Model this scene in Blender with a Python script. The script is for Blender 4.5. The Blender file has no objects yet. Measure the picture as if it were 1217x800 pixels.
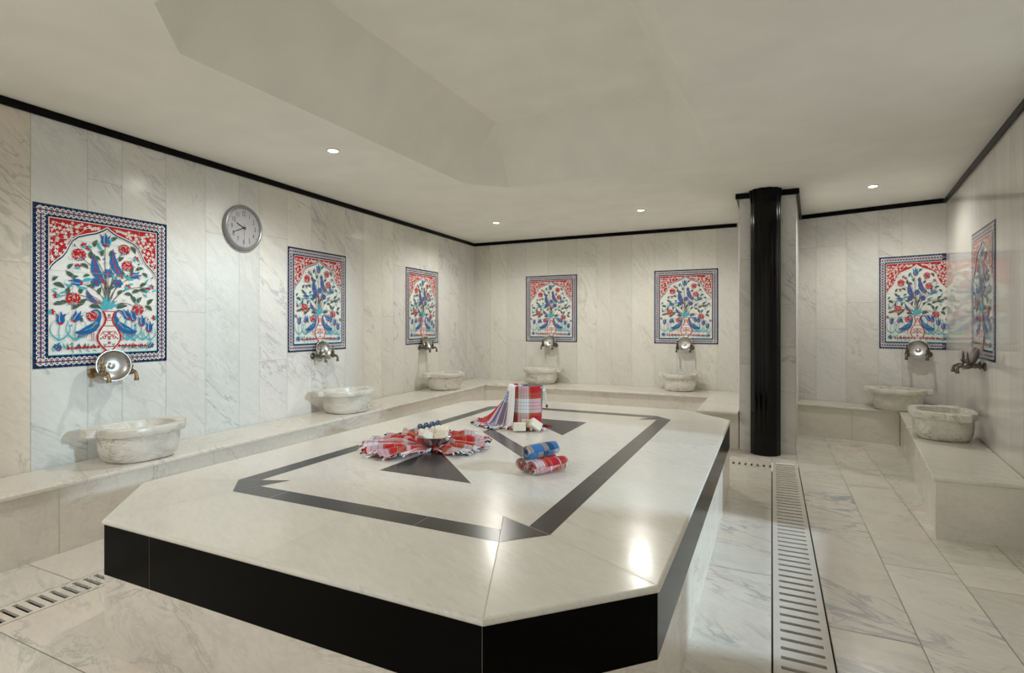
import bpy, bmesh, math, random
from mathutils import Vector, Matrix, noise as mnoise
random.seed(7)
D = bpy.data; SC = bpy.context.scene; COL = SC.collection
PI = math.pi

# ------------------------------------------------------------------ camera, world, lights, exposure
TH = math.atan(308.5 / 650.0)
cam_d = D.cameras.new('camera'); cam = D.objects.new('camera', cam_d); COL.objects.link(cam)
cam.location = (0, 0, 1.26); cam.rotation_euler = (PI / 2, 0, TH)
cam_d.sensor_width = 36; cam_d.lens = 650.0 / 1217 * 36; cam_d.shift_y = -15.0 / 1217
cam_d.clip_start = 0.02; SC.camera = cam
SC.view_settings.view_transform = 'Standard'; SC.view_settings.look = 'None'
SC.view_settings.exposure = 0.0; SC.view_settings.gamma = 1.0; SC.view_settings.use_curve_mapping = False
W = D.worlds.new('world'); SC.world = W; W.use_nodes = True
bg = W.node_tree.nodes['Background']; bg.inputs[0].default_value = (1.0, 0.965, 0.88, 1); bg.inputs[1].default_value = 0.66
try:
    SC.cycles.max_bounces = 10; SC.cycles.diffuse_bounces = 6; SC.cycles.glossy_bounces = 4
    SC.cycles.use_denoising = True; SC.cycles.sample_clamp_indirect = 4.0
except Exception: pass

ZC = 2.56
LAMPS = [(-2.965, 3.125), (-3.19, 6.247), (-1.348, 6.263), (0.862, 6.112)]
UNSEEN_FILL = [(-2.6, -0.1)]          # added spot without a fitting, out of frame, brightens the near left wall
LAMP_W, LAMP_C = 57.0, (1.0, 0.985, 0.91)
def light(name, kind, loc, energy, color, **kw):
    l = D.lights.new(name, kind); l.energy = energy; l.color = color
    for k, v in kw.items(): setattr(l, k, v)
    o = D.objects.new(name, l); COL.objects.link(o); o.location = loc; return o
for i, (x, y) in enumerate(LAMPS + UNSEEN_FILL):
    light('downlight_and_fill_spot', 'SPOT', (x, y, ZC - 0.035), LAMP_W * (.7 if i == 3 else (1.25 if i == 4 else 1)), LAMP_C, spot_size=math.radians(167), spot_blend=0.6, shadow_soft_size=0.035)
day = light('window_daylight', 'AREA', (4.5, 2.95, 2.50), 240.0, (0.68, 0.87, 1.0), shape='RECTANGLE', size=0.25, size_y=0.25)  # daylight through the unseen window in the right wall
day.rotation_euler = (Vector((-3.2, 2.3, .5)) - Vector(day.location)).to_track_quat('-Z', 'Y').to_euler()

# ------------------------------------------------------------------ materials
def nodes(name):
    m = D.materials.new(name); m.use_nodes = True; nt = m.node_tree
    return m, nt, nt.nodes['Principled BSDF']
def N(nt, t, **kw):
    n = nt.nodes.new(t)
    for k, v in kw.items():
        if k.startswith('i_'):
            key = k[2:]; n.inputs[int(key) if key.isdigit() else key].default_value = v
        else: setattr(n, k, v)
    return n
def math_n(nt, op, a, b=None):
    n = N(nt, 'ShaderNodeMath', operation=op)
    for i, v in enumerate((a, b)):
        if v is None: continue
        if isinstance(v, (int, float)): n.inputs[i].default_value = v
        else: nt.links.new(v, n.inputs[i])
    return n.outputs[0]
def mixc(nt, fac, a, b, mode='MIX'):
    n = N(nt, 'ShaderNodeMix', data_type='RGBA', blend_type=mode)
    for s, v in ((n.inputs[0], fac), (n.inputs[6], a), (n.inputs[7], b)):
        if isinstance(v, (int, float)): s.default_value = v
        elif isinstance(v, tuple): s.default_value = (*v, 1) if len(v) == 3 else v
        else: nt.links.new(v, s)
    return n.outputs[2]
def S(r, g, b):
    f = lambda c: (c / 255 / 12.92) if c / 255 <= .04045 else ((c / 255 + .055) / 1.055) ** 2.4
    return (f(r), f(g), f(b))
def plain(name, c, rough=.5, metal=0., spec=None, bump=None, coat=0.):
    m, nt, p = nodes(name); p.inputs['Base Color'].default_value = (*c, 1)
    p.inputs['Roughness'].default_value = rough; p.inputs['Metallic'].default_value = metal
    if spec is not None: p.inputs['Specular IOR Level'].default_value = spec
    if coat: p.inputs['Coat Weight'].default_value = coat; p.inputs['Coat Roughness'].default_value = .08
    tc = N(nt, 'ShaderNodeTexCoord')
    nz = N(nt, 'ShaderNodeTexNoise', i_Scale=(bump or (9, .0))[0], i_Detail=5.0); nt.links.new(tc.outputs['Object'], nz.inputs['Vector'])
    mr = N(nt, 'ShaderNodeMapRange', i_3=.9, i_4=1.08); nt.links.new(nz.outputs[0], mr.inputs[0])
    col = mixc(nt, 1.0, tuple(c), mr.outputs[0], 'MULTIPLY'); nt.links.new(col, p.inputs['Base Color'])
    if bump and bump[1]:
        b = N(nt, 'ShaderNodeBump', i_Strength=bump[1], i_Distance=.01); nt.links.new(nz.outputs[0], b.inputs['Height']); nt.links.new(b.outputs[0], p.inputs['Normal'])
    return m
def marble(name, base, vein, cloud, rough=.2, strength=.7, scale=1.0, rot=.6, stretch=.35, cloudfac=.5, spec=.5, warm=None):
    m, nt, p = nodes(name); L = nt.links.new
    at = N(nt, 'ShaderNodeAttribute', attribute_name='mc'); ti = N(nt, 'ShaderNodeAttribute', attribute_name='tint')
    oi = N(nt, 'ShaderNodeObjectInfo'); off = math_n(nt, 'MULTIPLY', oi.outputs['Random'], 31.0)
    add = N(nt, 'ShaderNodeVectorMath', operation='ADD'); L(at.outputs['Vector'], add.inputs[0]); L(off, add.inputs[1])
    mp = N(nt, 'ShaderNodeMapping'); mp.inputs['Rotation'].default_value = (0, 0, rot); L(add.outputs[0], mp.inputs[0])
    mp2 = N(nt, 'ShaderNodeMapping'); mp2.inputs['Scale'].default_value = (stretch * scale, scale, scale); L(mp.outputs[0], mp2.inputs[0])
    def nz(s, det, dist, rg=.55):
        n = N(nt, 'ShaderNodeTexNoise', i_Scale=s, i_Detail=det, i_Distortion=dist, i_Roughness=rg); L(mp2.outputs[0], n.inputs['Vector']); return n.outputs[0]
    def vein_mask(src, w):
        a = math_n(nt, 'ABSOLUTE', math_n(nt, 'SUBTRACT', src, .5)); r = N(nt, 'ShaderNodeMapRange', i_1=0., i_2=w, i_3=1., i_4=0.); r.interpolation_type = 'SMOOTHSTEP'
        L(a, r.inputs[0]); return r.outputs[0]
    def band(src, a, b):
        r = N(nt, 'ShaderNodeMapRange', i_1=a, i_2=b, i_3=0., i_4=1.); r.interpolation_type = 'SMOOTHSTEP'; L(src, r.inputs[0]); return r.outputs[0]
    c1 = band(nz(1.7, 7, .9), .38, .72)
    v1 = math_n(nt, 'MULTIPLY', vein_mask(nz(1.9, 6, 1.1, .6), .022), band(nz(1.1, 3, .2), .45, .62))
    v2 = math_n(nt, 'MULTIPLY', vein_mask(nz(4.6, 8, 1.3, .65), .03), band(nz(2.3, 2, .2), .42, .70))
    v3 = math_n(nt, 'MULTIPLY', vein_mask(nz(2.6, 9, .8, .7), .07), band(nz(1.5, 4, .5), .48, .75))
    fine = band(nz(34, 4, .0, .6), .2, .8)
    col = mixc(nt, math_n(nt, 'MULTIPLY', c1, cloudfac), base, cloud)
    col = mixc(nt, math_n(nt, 'MULTIPLY', v3, strength * .45), col, vein)
    col = mixc(nt, math_n(nt, 'MULTIPLY', v2, strength * .55), col, vein)
    col = mixc(nt, math_n(nt, 'MULTIPLY', v1, strength), col, vein)
    if warm:
        col = mixc(nt, math_n(nt, 'MULTIPLY', band(nz(.9, 3, .6), .5, .72), .45), col, warm)
    fr = N(nt, 'ShaderNodeMapRange', i_3=.95, i_4=1.04); L(fine, fr.inputs[0])
    col = mixc(nt, 1.0, col, fr.outputs[0], 'MULTIPLY')
    col = mixc(nt, 1.0, col, ti.outputs['Color'], 'MULTIPLY')
    L(col, p.inputs['Base Color'])
    rr = N(nt, 'ShaderNodeMapRange', i_3=rough * .85, i_4=rough * 1.3); L(c1, rr.inputs[0]); L(rr.outputs[0], p.inputs['Roughness'])
    p.inputs['Specular IOR Level'].default_value = spec
    return m
def plaid(name, warp, weft, su, sv, base_rough=.9, fac=.5):
    m, nt, p = nodes(name); L = nt.links.new
    uv = N(nt, 'ShaderNodeUVMap'); sp = N(nt, 'ShaderNodeSeparateXYZ'); L(uv.outputs[0], sp.inputs[0])
    outs = []
    for ch, stops, s in ((0, warp, su), (1, weft, sv)):
        f = math_n(nt, 'FRACT', math_n(nt, 'MULTIPLY', sp.outputs[ch], s))
        r = N(nt, 'ShaderNodeValToRGB'); r.color_ramp.interpolation = 'CONSTANT'; el = r.color_ramp.elements
        el[0].position = stops[0][0]; el[0].color = (*stops[0][1], 1); el.remove(el[1])
        for pos, c in stops[1:]:
            e = el.new(pos); e.color = (*c, 1)
        L(f, r.inputs[0]); outs.append(r.outputs[0])
    col = mixc(nt, fac, outs[0], outs[1])
    w1 = N(nt, 'ShaderNodeTexNoise', i_Scale=260., i_Detail=2.); tc = N(nt, 'ShaderNodeTexCoord'); L(tc.outputs['Object'], w1.inputs['Vector'])
    mr = N(nt, 'ShaderNodeMapRange', i_3=.82, i_4=1.12); L(w1.outputs[0], mr.inputs[0])
    L(mixc(nt, 1.0, col, mr.outputs[0], 'MULTIPLY'), p.inputs['Base Color'])
    p.inputs['Roughness'].default_value = base_rough; p.inputs['Specular IOR Level'].default_value = .15
    p.inputs['Sheen Weight'].default_value = .2
    return m
M = {}
M['wall'] = marble('wall_marble', (.76, .75, .715), (.36, .37, .37), (.67, .67, .65), rough=.20, spec=.18, strength=.54, scale=1.5, rot=.75, stretch=.33, cloudfac=.55)
M['wall_plain'] = marble('pale_wall_marble', (.74, .73, .68), (.50, .48, .44), (.70, .67, .61), rough=.22, spec=.22, strength=.5, scale=1.5, rot=1.0, stretch=.3, cloudfac=.55)
M['wall_stripe'] = marble('striped_wall_marble', (.70, .68, .64), (.50, .49, .46), (.63, .62, .58), rough=.08, strength=.4, scale=2.2, rot=1.50, stretch=.10, cloudfac=.6, spec=.35)
M['floor'] = marble('floor_marble', (.75, .71, .645), (.33, .35, .37), (.64, .61, .56), rough=.24, strength=.95, scale=1.35, rot=.35, stretch=.4, cloudfac=.6, warm=(.72, .61, .52))
M['slab'] = marble('platform_marble', (.76, .74, .685), (.50, .50, .48), (.68, .67, .63), rough=.20, spec=.36, strength=.4, scale=1.5, rot=.5, stretch=.3, cloudfac=.6)
M['bench'] = marble('bench_marble', (.76, .72, .65), (.50, .47, .43), (.66, .62, .56), rough=.22, strength=.75, scale=1.6, rot=.5, stretch=.35, cloudfac=.6)
M['basin'] = marble('basin_marble', (.78, .75, .68), (.30, .30, .28), (.52, .49, .43), rough=.32, strength=.85, scale=3.2, rot=.7, stretch=.5, cloudfac=.75)
M['grout'] = plain('grout', (.36, .34, .30), .9)
M['grout_pale'] = plain('pale_grout', (.55, .50, .43), .9)
M['grout_floor'] = plain('floor_grout', (.36, .31, .25), .9)
M['paint'] = plain('ceiling_paint', (.84, .82, .77), .9, bump=(3, .0))
M['black'] = plain('black_polished_stone', (.0012, .0012, .0012), .2, spec=.06)
M['black_column'] = plain('black_polished_column_stone', (.002, .002, .002), .14, spec=.22)
M['inlay'] = plain('black_inlay_stone', (.030, .030, .028), .24, spec=.5, bump=(14, .0))
M['black_trim'] = plain('black_trim', (.003, .003, .003), .3, spec=.1)
M['steel'] = plain('dull_steel', (.42, .42, .42), .32, 1.0)
M['silver'] = plain('bright_bowl_metal', (.50, .49, .47), .36, 1.0)
M['tap'] = plain('aged_dark_metal', (.16, .145, .12), .33, 1.0)
M['brass'] = plain('aged_brass', (.30, .22, .12), .40, 1.0)
M['zinc'] = plain('galvanised_zinc', (.38, .40, .41), .38, 1.0, bump=(22, .0))
M['grate'] = plain('grate_stone', (.62, .585, .53), .4)
M['dark'] = plain('dark_recess', (.015, .014, .012), .8)
M['pit'] = plain('drain_channel', (.025, .02, .016), .8)
M['soap'] = plain('cream_soap', (.80, .72, .60), .5, bump=(30, .08))
M['white_cloth'] = plain('white_terry', (.90, .91, .94), .95, spec=.1, bump=(420, .35))
M['clock_grey'] = plain('clock_grey', (.25, .25, .265), .35, .3)
M['clock_face'] = plain('clock_face', (.44, .44, .465), .4)
M['ink'] = plain('black_ink', (.02, .02, .025), .5)
M['navy_cap'] = plain('navy_plastic', (.018, .060, .135), .4)
M['bottle'] = plain('white_plastic', (.8, .78, .72), .35)
M['grip'] = plain('black_grip', (.008, .008, .008), .4)
M['ring'] = plain('white_fitting', (.8, .8, .78), .4)
m, nt, p = nodes('lamp_lens'); p.inputs['Emission Color'].default_value = (1, .97, .93, 1); p.inputs['Emission Strength'].default_value = 25; M['lens'] = m
RED, WHT, YEL, ORG, BLK, OLV, LBL = (.47, .014, .028), (.74, .76, .80), (.55, .36, .09), (.50, .13, .03), (.03, .02, .02), (.26, .20, .08), (.42, .55, .72)
BLU = (.035, .16, .40)
def stripes(main, sec):
    t = BLU if main is RED else main
    return [(0, main), (.27, OLV), (.28, main), (.30, YEL), (.307, BLK), (.314, OLV), (.325, main), (.35, OLV), (.36, BLK), (.367, YEL), (.375, main),
            (.40, sec), (.48, t), (.486, sec), (.55, RED), (.556, sec), (.62, t), (.626, sec), (.70, OLV), (.712, BLK), (.72, YEL), (.727, main), (.75, OLV), (.76, main), (.80, BLK), (.806, main)]
M['plaid_red'] = plaid('red_plaid_cotton', stripes(RED, WHT), stripes(RED, WHT), 1, 1)
OY = (.62, .30, .06)
SB = [(0, BLU), (.14, OY), (.16, BLK), (.17, OY), (.19, (.45, .52, .55)), (.33, OY), (.355, BLK), (.365, OY), (.385, (.3, .28, .25)), (.395, OY), (.42, BLU), (.62, (.10, .22, .42)), (.63, BLU), (.72, OY), (.75, BLK), (.76, OY), (.78, (.3, .3, .32)), (.80, BLK), (.82, (.5, .5, .5)), (.84, BLK)]
M['plaid_blue'] = plaid('blue_plaid_cotton', SB, stripes(BLU, (.60, .68, .74)), 1, 1, fac=.28)
SR = [(0, RED), (.10, (.62, .66, .72)), (.13, RED), (.30, OY), (.33, BLK), (.34, OLV), (.37, (.55, .30, .33)), (.45, OY), (.465, BLK), (.475, OLV), (.50, WHT), (.58, BLU), (.586, WHT), (.66, BLU), (.666, WHT), (.72, OLV), (.74, BLK), (.75, OY), (.77, RED), (.86, OY), (.875, RED), (.89, OY), (.905, RED)]
M['plaid_roll'] = plaid('rolled_red_plaid_cotton', SR, stripes(RED, WHT), 1, 1, fac=.40)
M['plaid_mixed'] = plaid('red_and_blue_plaid_cotton', [(0, RED), (.42, WHT), (.46, RED), (.52, WHT), (.58, BLU), (.64, LBL), (.72, BLU), (.76, WHT), (.8, (.12, .22, .36)), (.92, WHT)],
                         [(0, RED), (.20, (.5, .12, .12)), (.3, RED), (.42, WHT), (.47, BLU), (.49, WHT), (.53, RED), (.55, WHT), (.62, RED)], 1, 1, fac=.25)
M['plaid_gathered'] = plaid('gathered_plaid_cotton', [(0, RED), (.22, OLV), (.25, RED), (.34, WHT), (.44, BLU), (.46, WHT), (.52, RED), (.55, OLV), (.58, RED), (.72, WHT), (.78, RED), (.84, YEL), (.87, RED)],
                            [(0, RED), (.30, RED), (.36, WHT), (.44, RED), (.56, OLV), (.58, RED), (.60, YEL), (.615, RED), (.74, OLV), (.76, BLK), (.77, (.62, .66, .74)), (.84, BLU), (.85, (.66, .70, .78)), (.93, BLU), (.94, WHT)], 1, 1)
M['fringe_white'] = plain('white_fringe', (.72, .74, .78), .95, spec=.1)
M['fringe_dark'] = plain('dark_fringe', (.03, .03, .05), .95, spec=.1)
M['fringe_red'] = plain('red_fringe', (.42, .04, .04), .95, spec=.1)

# ------------------------------------------------------------------ helpers
class MB:
    def __init__(s): s.v = []; s.f = []; s.m = []; s.mc = []; s.tint = []; s.uv = {}
    def vert(s, p, mc=None, tint=(1, 1, 1)):
        s.v.append(tuple(p)); s.mc.append(tuple(mc) if mc is not None else tuple(p)); s.tint.append(tint); return len(s.v) - 1
    def face(s, idx, m=0): s.f.append(tuple(idx)); s.m.append(m)
    def poly(s, pts, m=0, mc=None, tint=(1, 1, 1)):
        s.face([s.vert(p, None if mc is None else mc[i], tint) for i, p in enumerate(pts)], m)
    def box(s, a, b, m=0, T=None):
        c = [Vector((x, y, z)) for z in (a[2], b[2]) for x, y in ((a[0], a[1]), (b[0], a[1]), (b[0], b[1]), (a[0], b[1]))]
        if T: c = [T @ q for q in c]
        i = [s.vert(q) for q in c]
        for q in ((3, 2, 1, 0), (4, 5, 6, 7), (0, 1, 5, 4), (1, 2, 6, 5), (2, 3, 7, 6), (3, 0, 4, 7)): s.face([i[k] for k in q], m)
    def prism(s, pts, z0, z1, m=0, cap_top=True, cap_bot=True):
        n = len(pts); lo = [s.vert((*p[:2], z0)) for p in pts]; hi = [s.vert((*p[:2], z1)) for p in pts]
        for i in range(n): s.face((lo[i], lo[(i + 1) % n], hi[(i + 1) % n], hi[i]), m)
        if cap_top: s.face(hi, m)
        if cap_bot: s.face(lo[::-1], m)
    def loft(s, loops, m=0, cap0=False, cap1=False, closed=True):
        ids = [[s.vert(p) for p in lp] for lp in loops]; n = len(ids[0])
        for a, b in zip(ids, ids[1:]):
            for i in range(n if closed else n - 1): s.face((a[i], a[(i + 1) % n], b[(i + 1) % n], b[i]), m)
        if cap0: s.face(ids[0][::-1], m)
        if cap1: s.face(ids[-1], m)
        return ids
    def lathe(s, prof, n=32, m=0, T=None, cap0=False, cap1=False):
        loops = []
        for r, z in prof:
            lp = [Vector((r * math.cos(2 * PI * k / n), r * math.sin(2 * PI * k / n), z)) for k in range(n)]
            loops.append([T @ q for q in lp] if T else lp)
        return s.loft(loops, m, cap0, cap1)
    def tube(s, path, r, n=10, m=0, caps=True):
        path = [Vector(p) for p in path]; loops = []; up = None
        for i, p in enumerate(path):
            t = (path[min(i + 1, len(path) - 1)] - path[max(i - 1, 0)]).normalized()
            if up is None:
                up = Vector((0, 0, 1)) if abs(t.z) < .9 else Vector((1, 0, 0))
            up = (up - t * up.dot(t)).normalized(); w = t.cross(up)
            rr = r[i] if isinstance(r, (list, tuple)) else r
            loops.append([p + (up * math.cos(2 * PI * k / n) + w * math.sin(2 * PI * k / n)) * rr for k in range(n)])
        s.loft(loops, m, caps, caps)
    def build(s, name, mats, parent=None, smooth=False, bevel=0., angle=35):
        me = D.meshes.new(name); me.from_pydata(s.v, [], s.f); me.update()
        for mt in (mats if isinstance(mats, (list, tuple)) else [mats]): me.materials.append(mt)
        me.polygons.foreach_set('material_index', s.m)
        a = me.attributes.new('mc', 'FLOAT_VECTOR', 'POINT'); a.data.foreach_set('vector', [c for q in s.mc for c in q])
        a = me.attributes.new('tint', 'FLOAT_COLOR', 'POINT'); a.data.foreach_set('color', [c for q in s.tint for c in (*q, 1)])
        if s.uv:
            ul = me.uv_layers.new(name='UVMap')
            for lp in me.loops: ul.data[lp.index].uv = s.uv.get(lp.vertex_index, (0, 0))
        bm = bmesh.new(); bm.from_mesh(me); bmesh.ops.recalc_face_normals(bm, faces=bm.faces)
        if bevel > 0:
            bmesh.ops.bevel(bm, geom=[e for e in bm.edges if len(e.link_faces) == 2 and e.calc_face_angle(0) > math.radians(40)], offset=bevel, segments=2, affect='EDGES', profile=.5)
        bm.to_mesh(me); bm.free()
        if smooth:
            me.polygons.foreach_set('use_smooth', [True] * len(me.polygons))
            try: me.set_sharp_from_angle(angle=math.radians(angle))
            except Exception: pass
        o = D.objects.new(name, me); COL.objects.link(o)
        if parent: o.parent = parent
        return o
def tag(o, label, cat, group=None, kind=None):
    o['label'] = label; o['category'] = cat
    if group: o['group'] = group
    if kind: o['kind'] = kind
    return o
def struct(o): o['kind'] = 'structure'; return o
def empty(name, loc, rz=0):
    o = D.objects.new(name, None); COL.objects.link(o); o.location = loc; o.rotation_euler = (0, 0, rz); o.empty_display_size = .05; return o
def copy_tree(o, parent=None):
    c = o.copy(); COL.objects.link(c); c.parent = parent
    for ch in list(o.children): copy_tree(ch, c)
    return c

class Wall:
    def __init__(s, a, b, n_sign=1):
        s.a = Vector((*a, 0)); s.d = (Vector((*b, 0)) - s.a); s.len = s.d.length; s.d.normalize()
        s.n = Vector((s.d.y, -s.d.x, 0))
        s.rz = math.atan2(s.n.y, s.n.x) - PI / 2
    def p(s, along, off=0, z=0): return s.a + s.d * along + s.n * off + Vector((0, 0, z))
# each wall runs left to right as seen from inside the room
LW = Wall((-3.965, 1.561), (-4.348, 7.732)); BW = Wall((-4.348, 7.732), (-.383, 7.633))
RB = Wall((.297, 7.42), (1.63, 7.02)); RW = Wall((1.63, 7.02), (1.33, 4.13))

def tiles(name, org, U, V, nrm, rects, mat, gap=.0022, lift=.0012, jitter=.05, grout=None):
    mb = MB(); U = Vector(U); V = Vector(V); nrm = Vector(nrm); org = Vector(org)
    for k, r in enumerate(rects):
        u0, u1, v0, v1 = r[:4]; tint = r[4] if len(r) > 4 else (1, 1, 1)
        rnd = random.random() * 40; j = 1 + random.uniform(-jitter, jitter); w = random.uniform(-.015, .015)
        t = (tint[0] * (j + w), tint[1] * j, tint[2] * (j - w))
        P = lambda u, v, h: org + U * u + V * v + nrm * h
        mb.poly([P(u0, v0, 0), P(u1, v0, 0), P(u1, v1, 0), P(u0, v1, 0)], 1)
        g = gap / 2; q = [(u0 + g, v0 + g), (u1 - g, v0 + g), (u1 - g, v1 - g), (u0 + g, v1 - g)]
        fl = random.choice((1, 1, -1)) if False else 1
        mb.poly([P(a, b, lift) for a, b in q], 0, [(a * fl + rnd * 1.7, b + rnd, rnd) for a, b in q], t)
    o = mb.build(name, [mat, grout or M['grout']]); return o
def column_tiles(seams, z0, z1, hj, tints=None):
    out = []
    for i, (a, b) in enumerate(zip(seams, seams[1:])):
        zs = [z0] + [z for z in (hj[i % len(hj)] if hj else []) if z0 + .05 < z < z1 - .05] + [z1]
        zs.sort()
        for c, d in zip(zs, zs[1:]):
            out.append((a, b, c, d) + (((tints[i]),) if tints and tints[i] else ()))
    return out

# ------------------------------------------------------------------ room shell
HJ = [(), (1.35,), (1.99,), (), (.93, 2.05), (), (1.62,), (), (2.2,)]
warm = (1.0, .93, .84); cool = (.95, .985, 1.0)
ls = [-2.15, -1.8, -1.45, -1.1, -.75, -.42, -.15, .146, .456, .672, .983, 1.309, 1.628, 1.841, 2.165, 2.486, 2.70, 2.995, 3.314, 3.667, 3.90, 4.137, 4.43, 4.717, 5.03, 5.344, 5.65, 5.925, LW.len]
tin = [warm if s < .1 else (cool if s < 1.7 else None) for s in ls[:-1]]
struct(tiles('wall_left', LW.a, LW.d, (0, 0, 1), LW.n, column_tiles(ls, 0, ZC, HJ, tin), M['wall']))
bs = [0, .304, .605, .926, 1.30, 1.763, 2.059, 2.272, 2.575, 2.891, 3.19, 3.404, 3.701, BW.len]
struct(tiles('wall_back', BW.a, BW.d, (0, 0, 1), BW.n, column_tiles(bs, 0, ZC, [(), (), (1.0, 1.99), (), (), (2.1,), (), ()]), M['wall_plain']))
rs = [-.02, .186, .496, .803, 1.016, RB.len]
struct(tiles('wall_back_right', RB.a, RB.d, (0, 0, 1), RB.n, column_tiles(rs, 0, ZC, [(2.16,), (2.16, 1.2), (1.5,), (1.9,), ()]), M['wall']))
ws = [0, .27, .55, .83, 1.11, 1.39, 1.678, 1.938, 2.195, 2.533, 2.858, 3.15, 3.45]
struct(tiles('wall_right', RW.a, RW.d, (0, 0, 1), RW.n, column_tiles(ws, 0, ZC, None), M['wall_stripe']))
# near piece of the right wall beyond the unseen window, and the lintel over it
RN = Wall((RW.p(4.60).x, RW.p(4.60).y), (RW.p(7.6).x, RW.p(7.6).y))
struct(tiles('wall_right_near', RN.a, RN.d, (0, 0, 1), RN.n, column_tiles([i * .3 for i in range(11)], 0, ZC, None), M['wall_stripe']))
struct(tiles('wall_right_lintel', RW.p(3.45), RW.d, (0, 0, 1), RW.n, [(0, .4, 2.25, ZC), (.4, .8, 2.25, ZC), (.8, 1.15, 2.25, ZC)], M['wall_stripe']))
struct(tiles('wall_right_sill', RW.p(3.45), RW.d, (0, 0, 1), RW.n, [(0, .4, 0, .6), (.4, .8, 0, .6), (.8, 1.15, 0, .6)], M['wall_stripe']))

# pillar between the two back walls
PA, PB, PBb, PAb = (-.292, 5.925), (.2105, 5.925), (.297, 7.42), (-.292, 7.66)
pf = Wall(PA, PB); mb_p = []
o = tiles('wall_pillar', (*PA, 0), pf.d, (0, 0, 1), pf.n, column_tiles([0, .225, pf.len], 0, ZC, [(.86, 1.9), (.6, 1.45)]), M['wall'])
struct(o)
pr = Wall(PB, PBb); struct(tiles('wall_pillar_right', (*PB, 0), pr.d, (0, 0, 1), pr.n, [(0, .5, 0, ZC), (.5, 1.0, 0, ZC), (1.0, pr.len, 0, ZC)], M['wall']))
pl = Wall(PAb, PA); struct(tiles('wall_pillar_left', (*PAb, 0), pl.d, (0, 0, 1), pl.n, [(0, .6, 0, ZC), (.6, 1.2, 0, ZC), (1.2, pl.len, 0, ZC)], M['wall']))

# ceiling with its recessed eight-sided tray
def oct_(x0, x1, y0, y1, c): return [(x0 + c, y0), (x1 - c, y0), (x1, y0 + c), (x1, y1 - c), (x1 - c, y1), (x0 + c, y1), (x0, y1 - c), (x0, y0 + c)]
bm = bmesh.new()
outer = [bm.verts.new((x, y, ZC)) for x, y in ((-4.75, -.6), (2.2, -.6), (2.2, 8.0), (-4.75, 8.0))]
rim = [bm.verts.new((x, y, ZC)) for x, y in oct_(-2.57, -.43, 1.38, 4.70, .31)]
for lp in (outer, rim):
    for i in range(len(lp)): bm.edges.new((lp[i], lp[(i + 1) % len(lp)]))
bmesh.ops.triangle_fill(bm, use_beauty=True, use_dissolve=False, edges=bm.edges[:])
ctr_faces = [f for f in bm.faces if -2.2 < f.calc_center_median().x < -.8 and 1.8 < f.calc_center_median().y < 4.3 and all(v in rim for v in f.verts)]
bmesh.ops.delete(bm, geom=ctr_faces, context='FACES_ONLY')
tz = ZC + .53; tp = [bm.verts.new((x, y, tz)) for x, y in ((-2.27, 1.68), (-.73, 1.68), (-.73, 4.42), (-2.27, 4.42))]
# rim order: 0,1 front / 2,3 right / 4,5 back / 6,7 left
bm.faces.new((rim[0], rim[1], tp[1], tp[0])); bm.faces.new((rim[2], rim[3], tp[2], tp[1])); bm.faces.new((rim[4], rim[5], tp[3], tp[2])); bm.faces.new((rim[6], rim[7], tp[0], tp[3]))
bm.faces.new((rim[1], rim[2], tp[1])); bm.faces.new((rim[3], rim[4], tp[2])); bm.faces.new((rim[5], rim[6], tp[3])); bm.faces.new((rim[7], rim[0], tp[0]))
bm.faces.new(tp)
bmesh.ops.recalc_face_normals(bm, faces=bm.faces)
me = D.meshes.new('ceiling'); bm.to_mesh(me); bm.free(); me.materials.append(M['paint'])
o = D.objects.new('ceiling', me); COL.objects.link(o); struct(o)

# black trim under the ceiling
def trim(n, w, a, b, h=.05, t=.018):
    mb = MB(); A = w.p(a); B = w.p(b)
    pts = [A + w.n * .0015, B + w.n * .0015, B + w.n * t, A + w.n * t]
    mb.prism(pts, ZC - h, ZC - .001); struct(mb.build('trim_%d' % n, M['black_trim'], bevel=.004))
trim(1, LW, -2.1, LW.len - .018); trim(2, BW, 0, BW.len - .02); trim(3, RB, .02, RB.len - .02); trim(4, RW, 0, 3.45, h=.055)
trim(5, pf, -.035, pf.len + .03, h=.055, t=.03); trim(6, pr, 0, pr.len - .02, h=.05, t=.03); trim(7, pl, .05, pl.len, h=.05, t=.03); trim(8, RN, 0, 3.0)

# floor
FR = []
def cols(x0, x1, ys, tint=None):
    for a, b in zip(ys, ys[1:]): FR.append((x0, x1, a, b) + ((tint,) if tint else ()))
cols(-.75, .0, [-.6, .6, 1.8, 3.02, 4.235, 5.26]); cols(.215, .53, [-.6, 1.2, 2.62, 4.054, 5.49, 6.4, 7.5]); cols(.53, .84, [-.6, .9, 2.2, 3.433, 4.98, 5.575, 6.6, 7.5])
cols(.84, 1.15, [-.6, .8, 2.1, 3.3, 4.5, 5.48, 6.5, 7.4]); cols(1.15, 2.3, [-.6, .7, 1.9, 3.0, 4.1, 5.3, 6.4, 7.2])
cols(0, .215, [5.52, 6.4, 7.5]); cols(-.75, 0, [5.42, 5.62, 7.0]); FR += [(0, .215, -.6, .2)]
cols(-2.9, -.75, [-.6, .3, 1.121, 2.5, 4.0, 5.26, 6.2, 7.0]); cols(-3.6, -3.09, [-.6, .4, 1.5, 2.7, 3.9, 5.1, 6.1, 7.2]); cols(-5, -3.6, [-.6, 1.2, 4.0, 7.9])
FR += [(-3.09, -2.9, -.6, .2)]; cols(-3.09, -2.9, [5.4, 7.0])
struct(tiles('floor', (0, 0, 0), (1, 0, 0), (0, 1, 0), (0, 0, 1), FR, M['floor'], gap=.0042, jitter=.05, grout=M['grout_floor']))
mb = MB()
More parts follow.
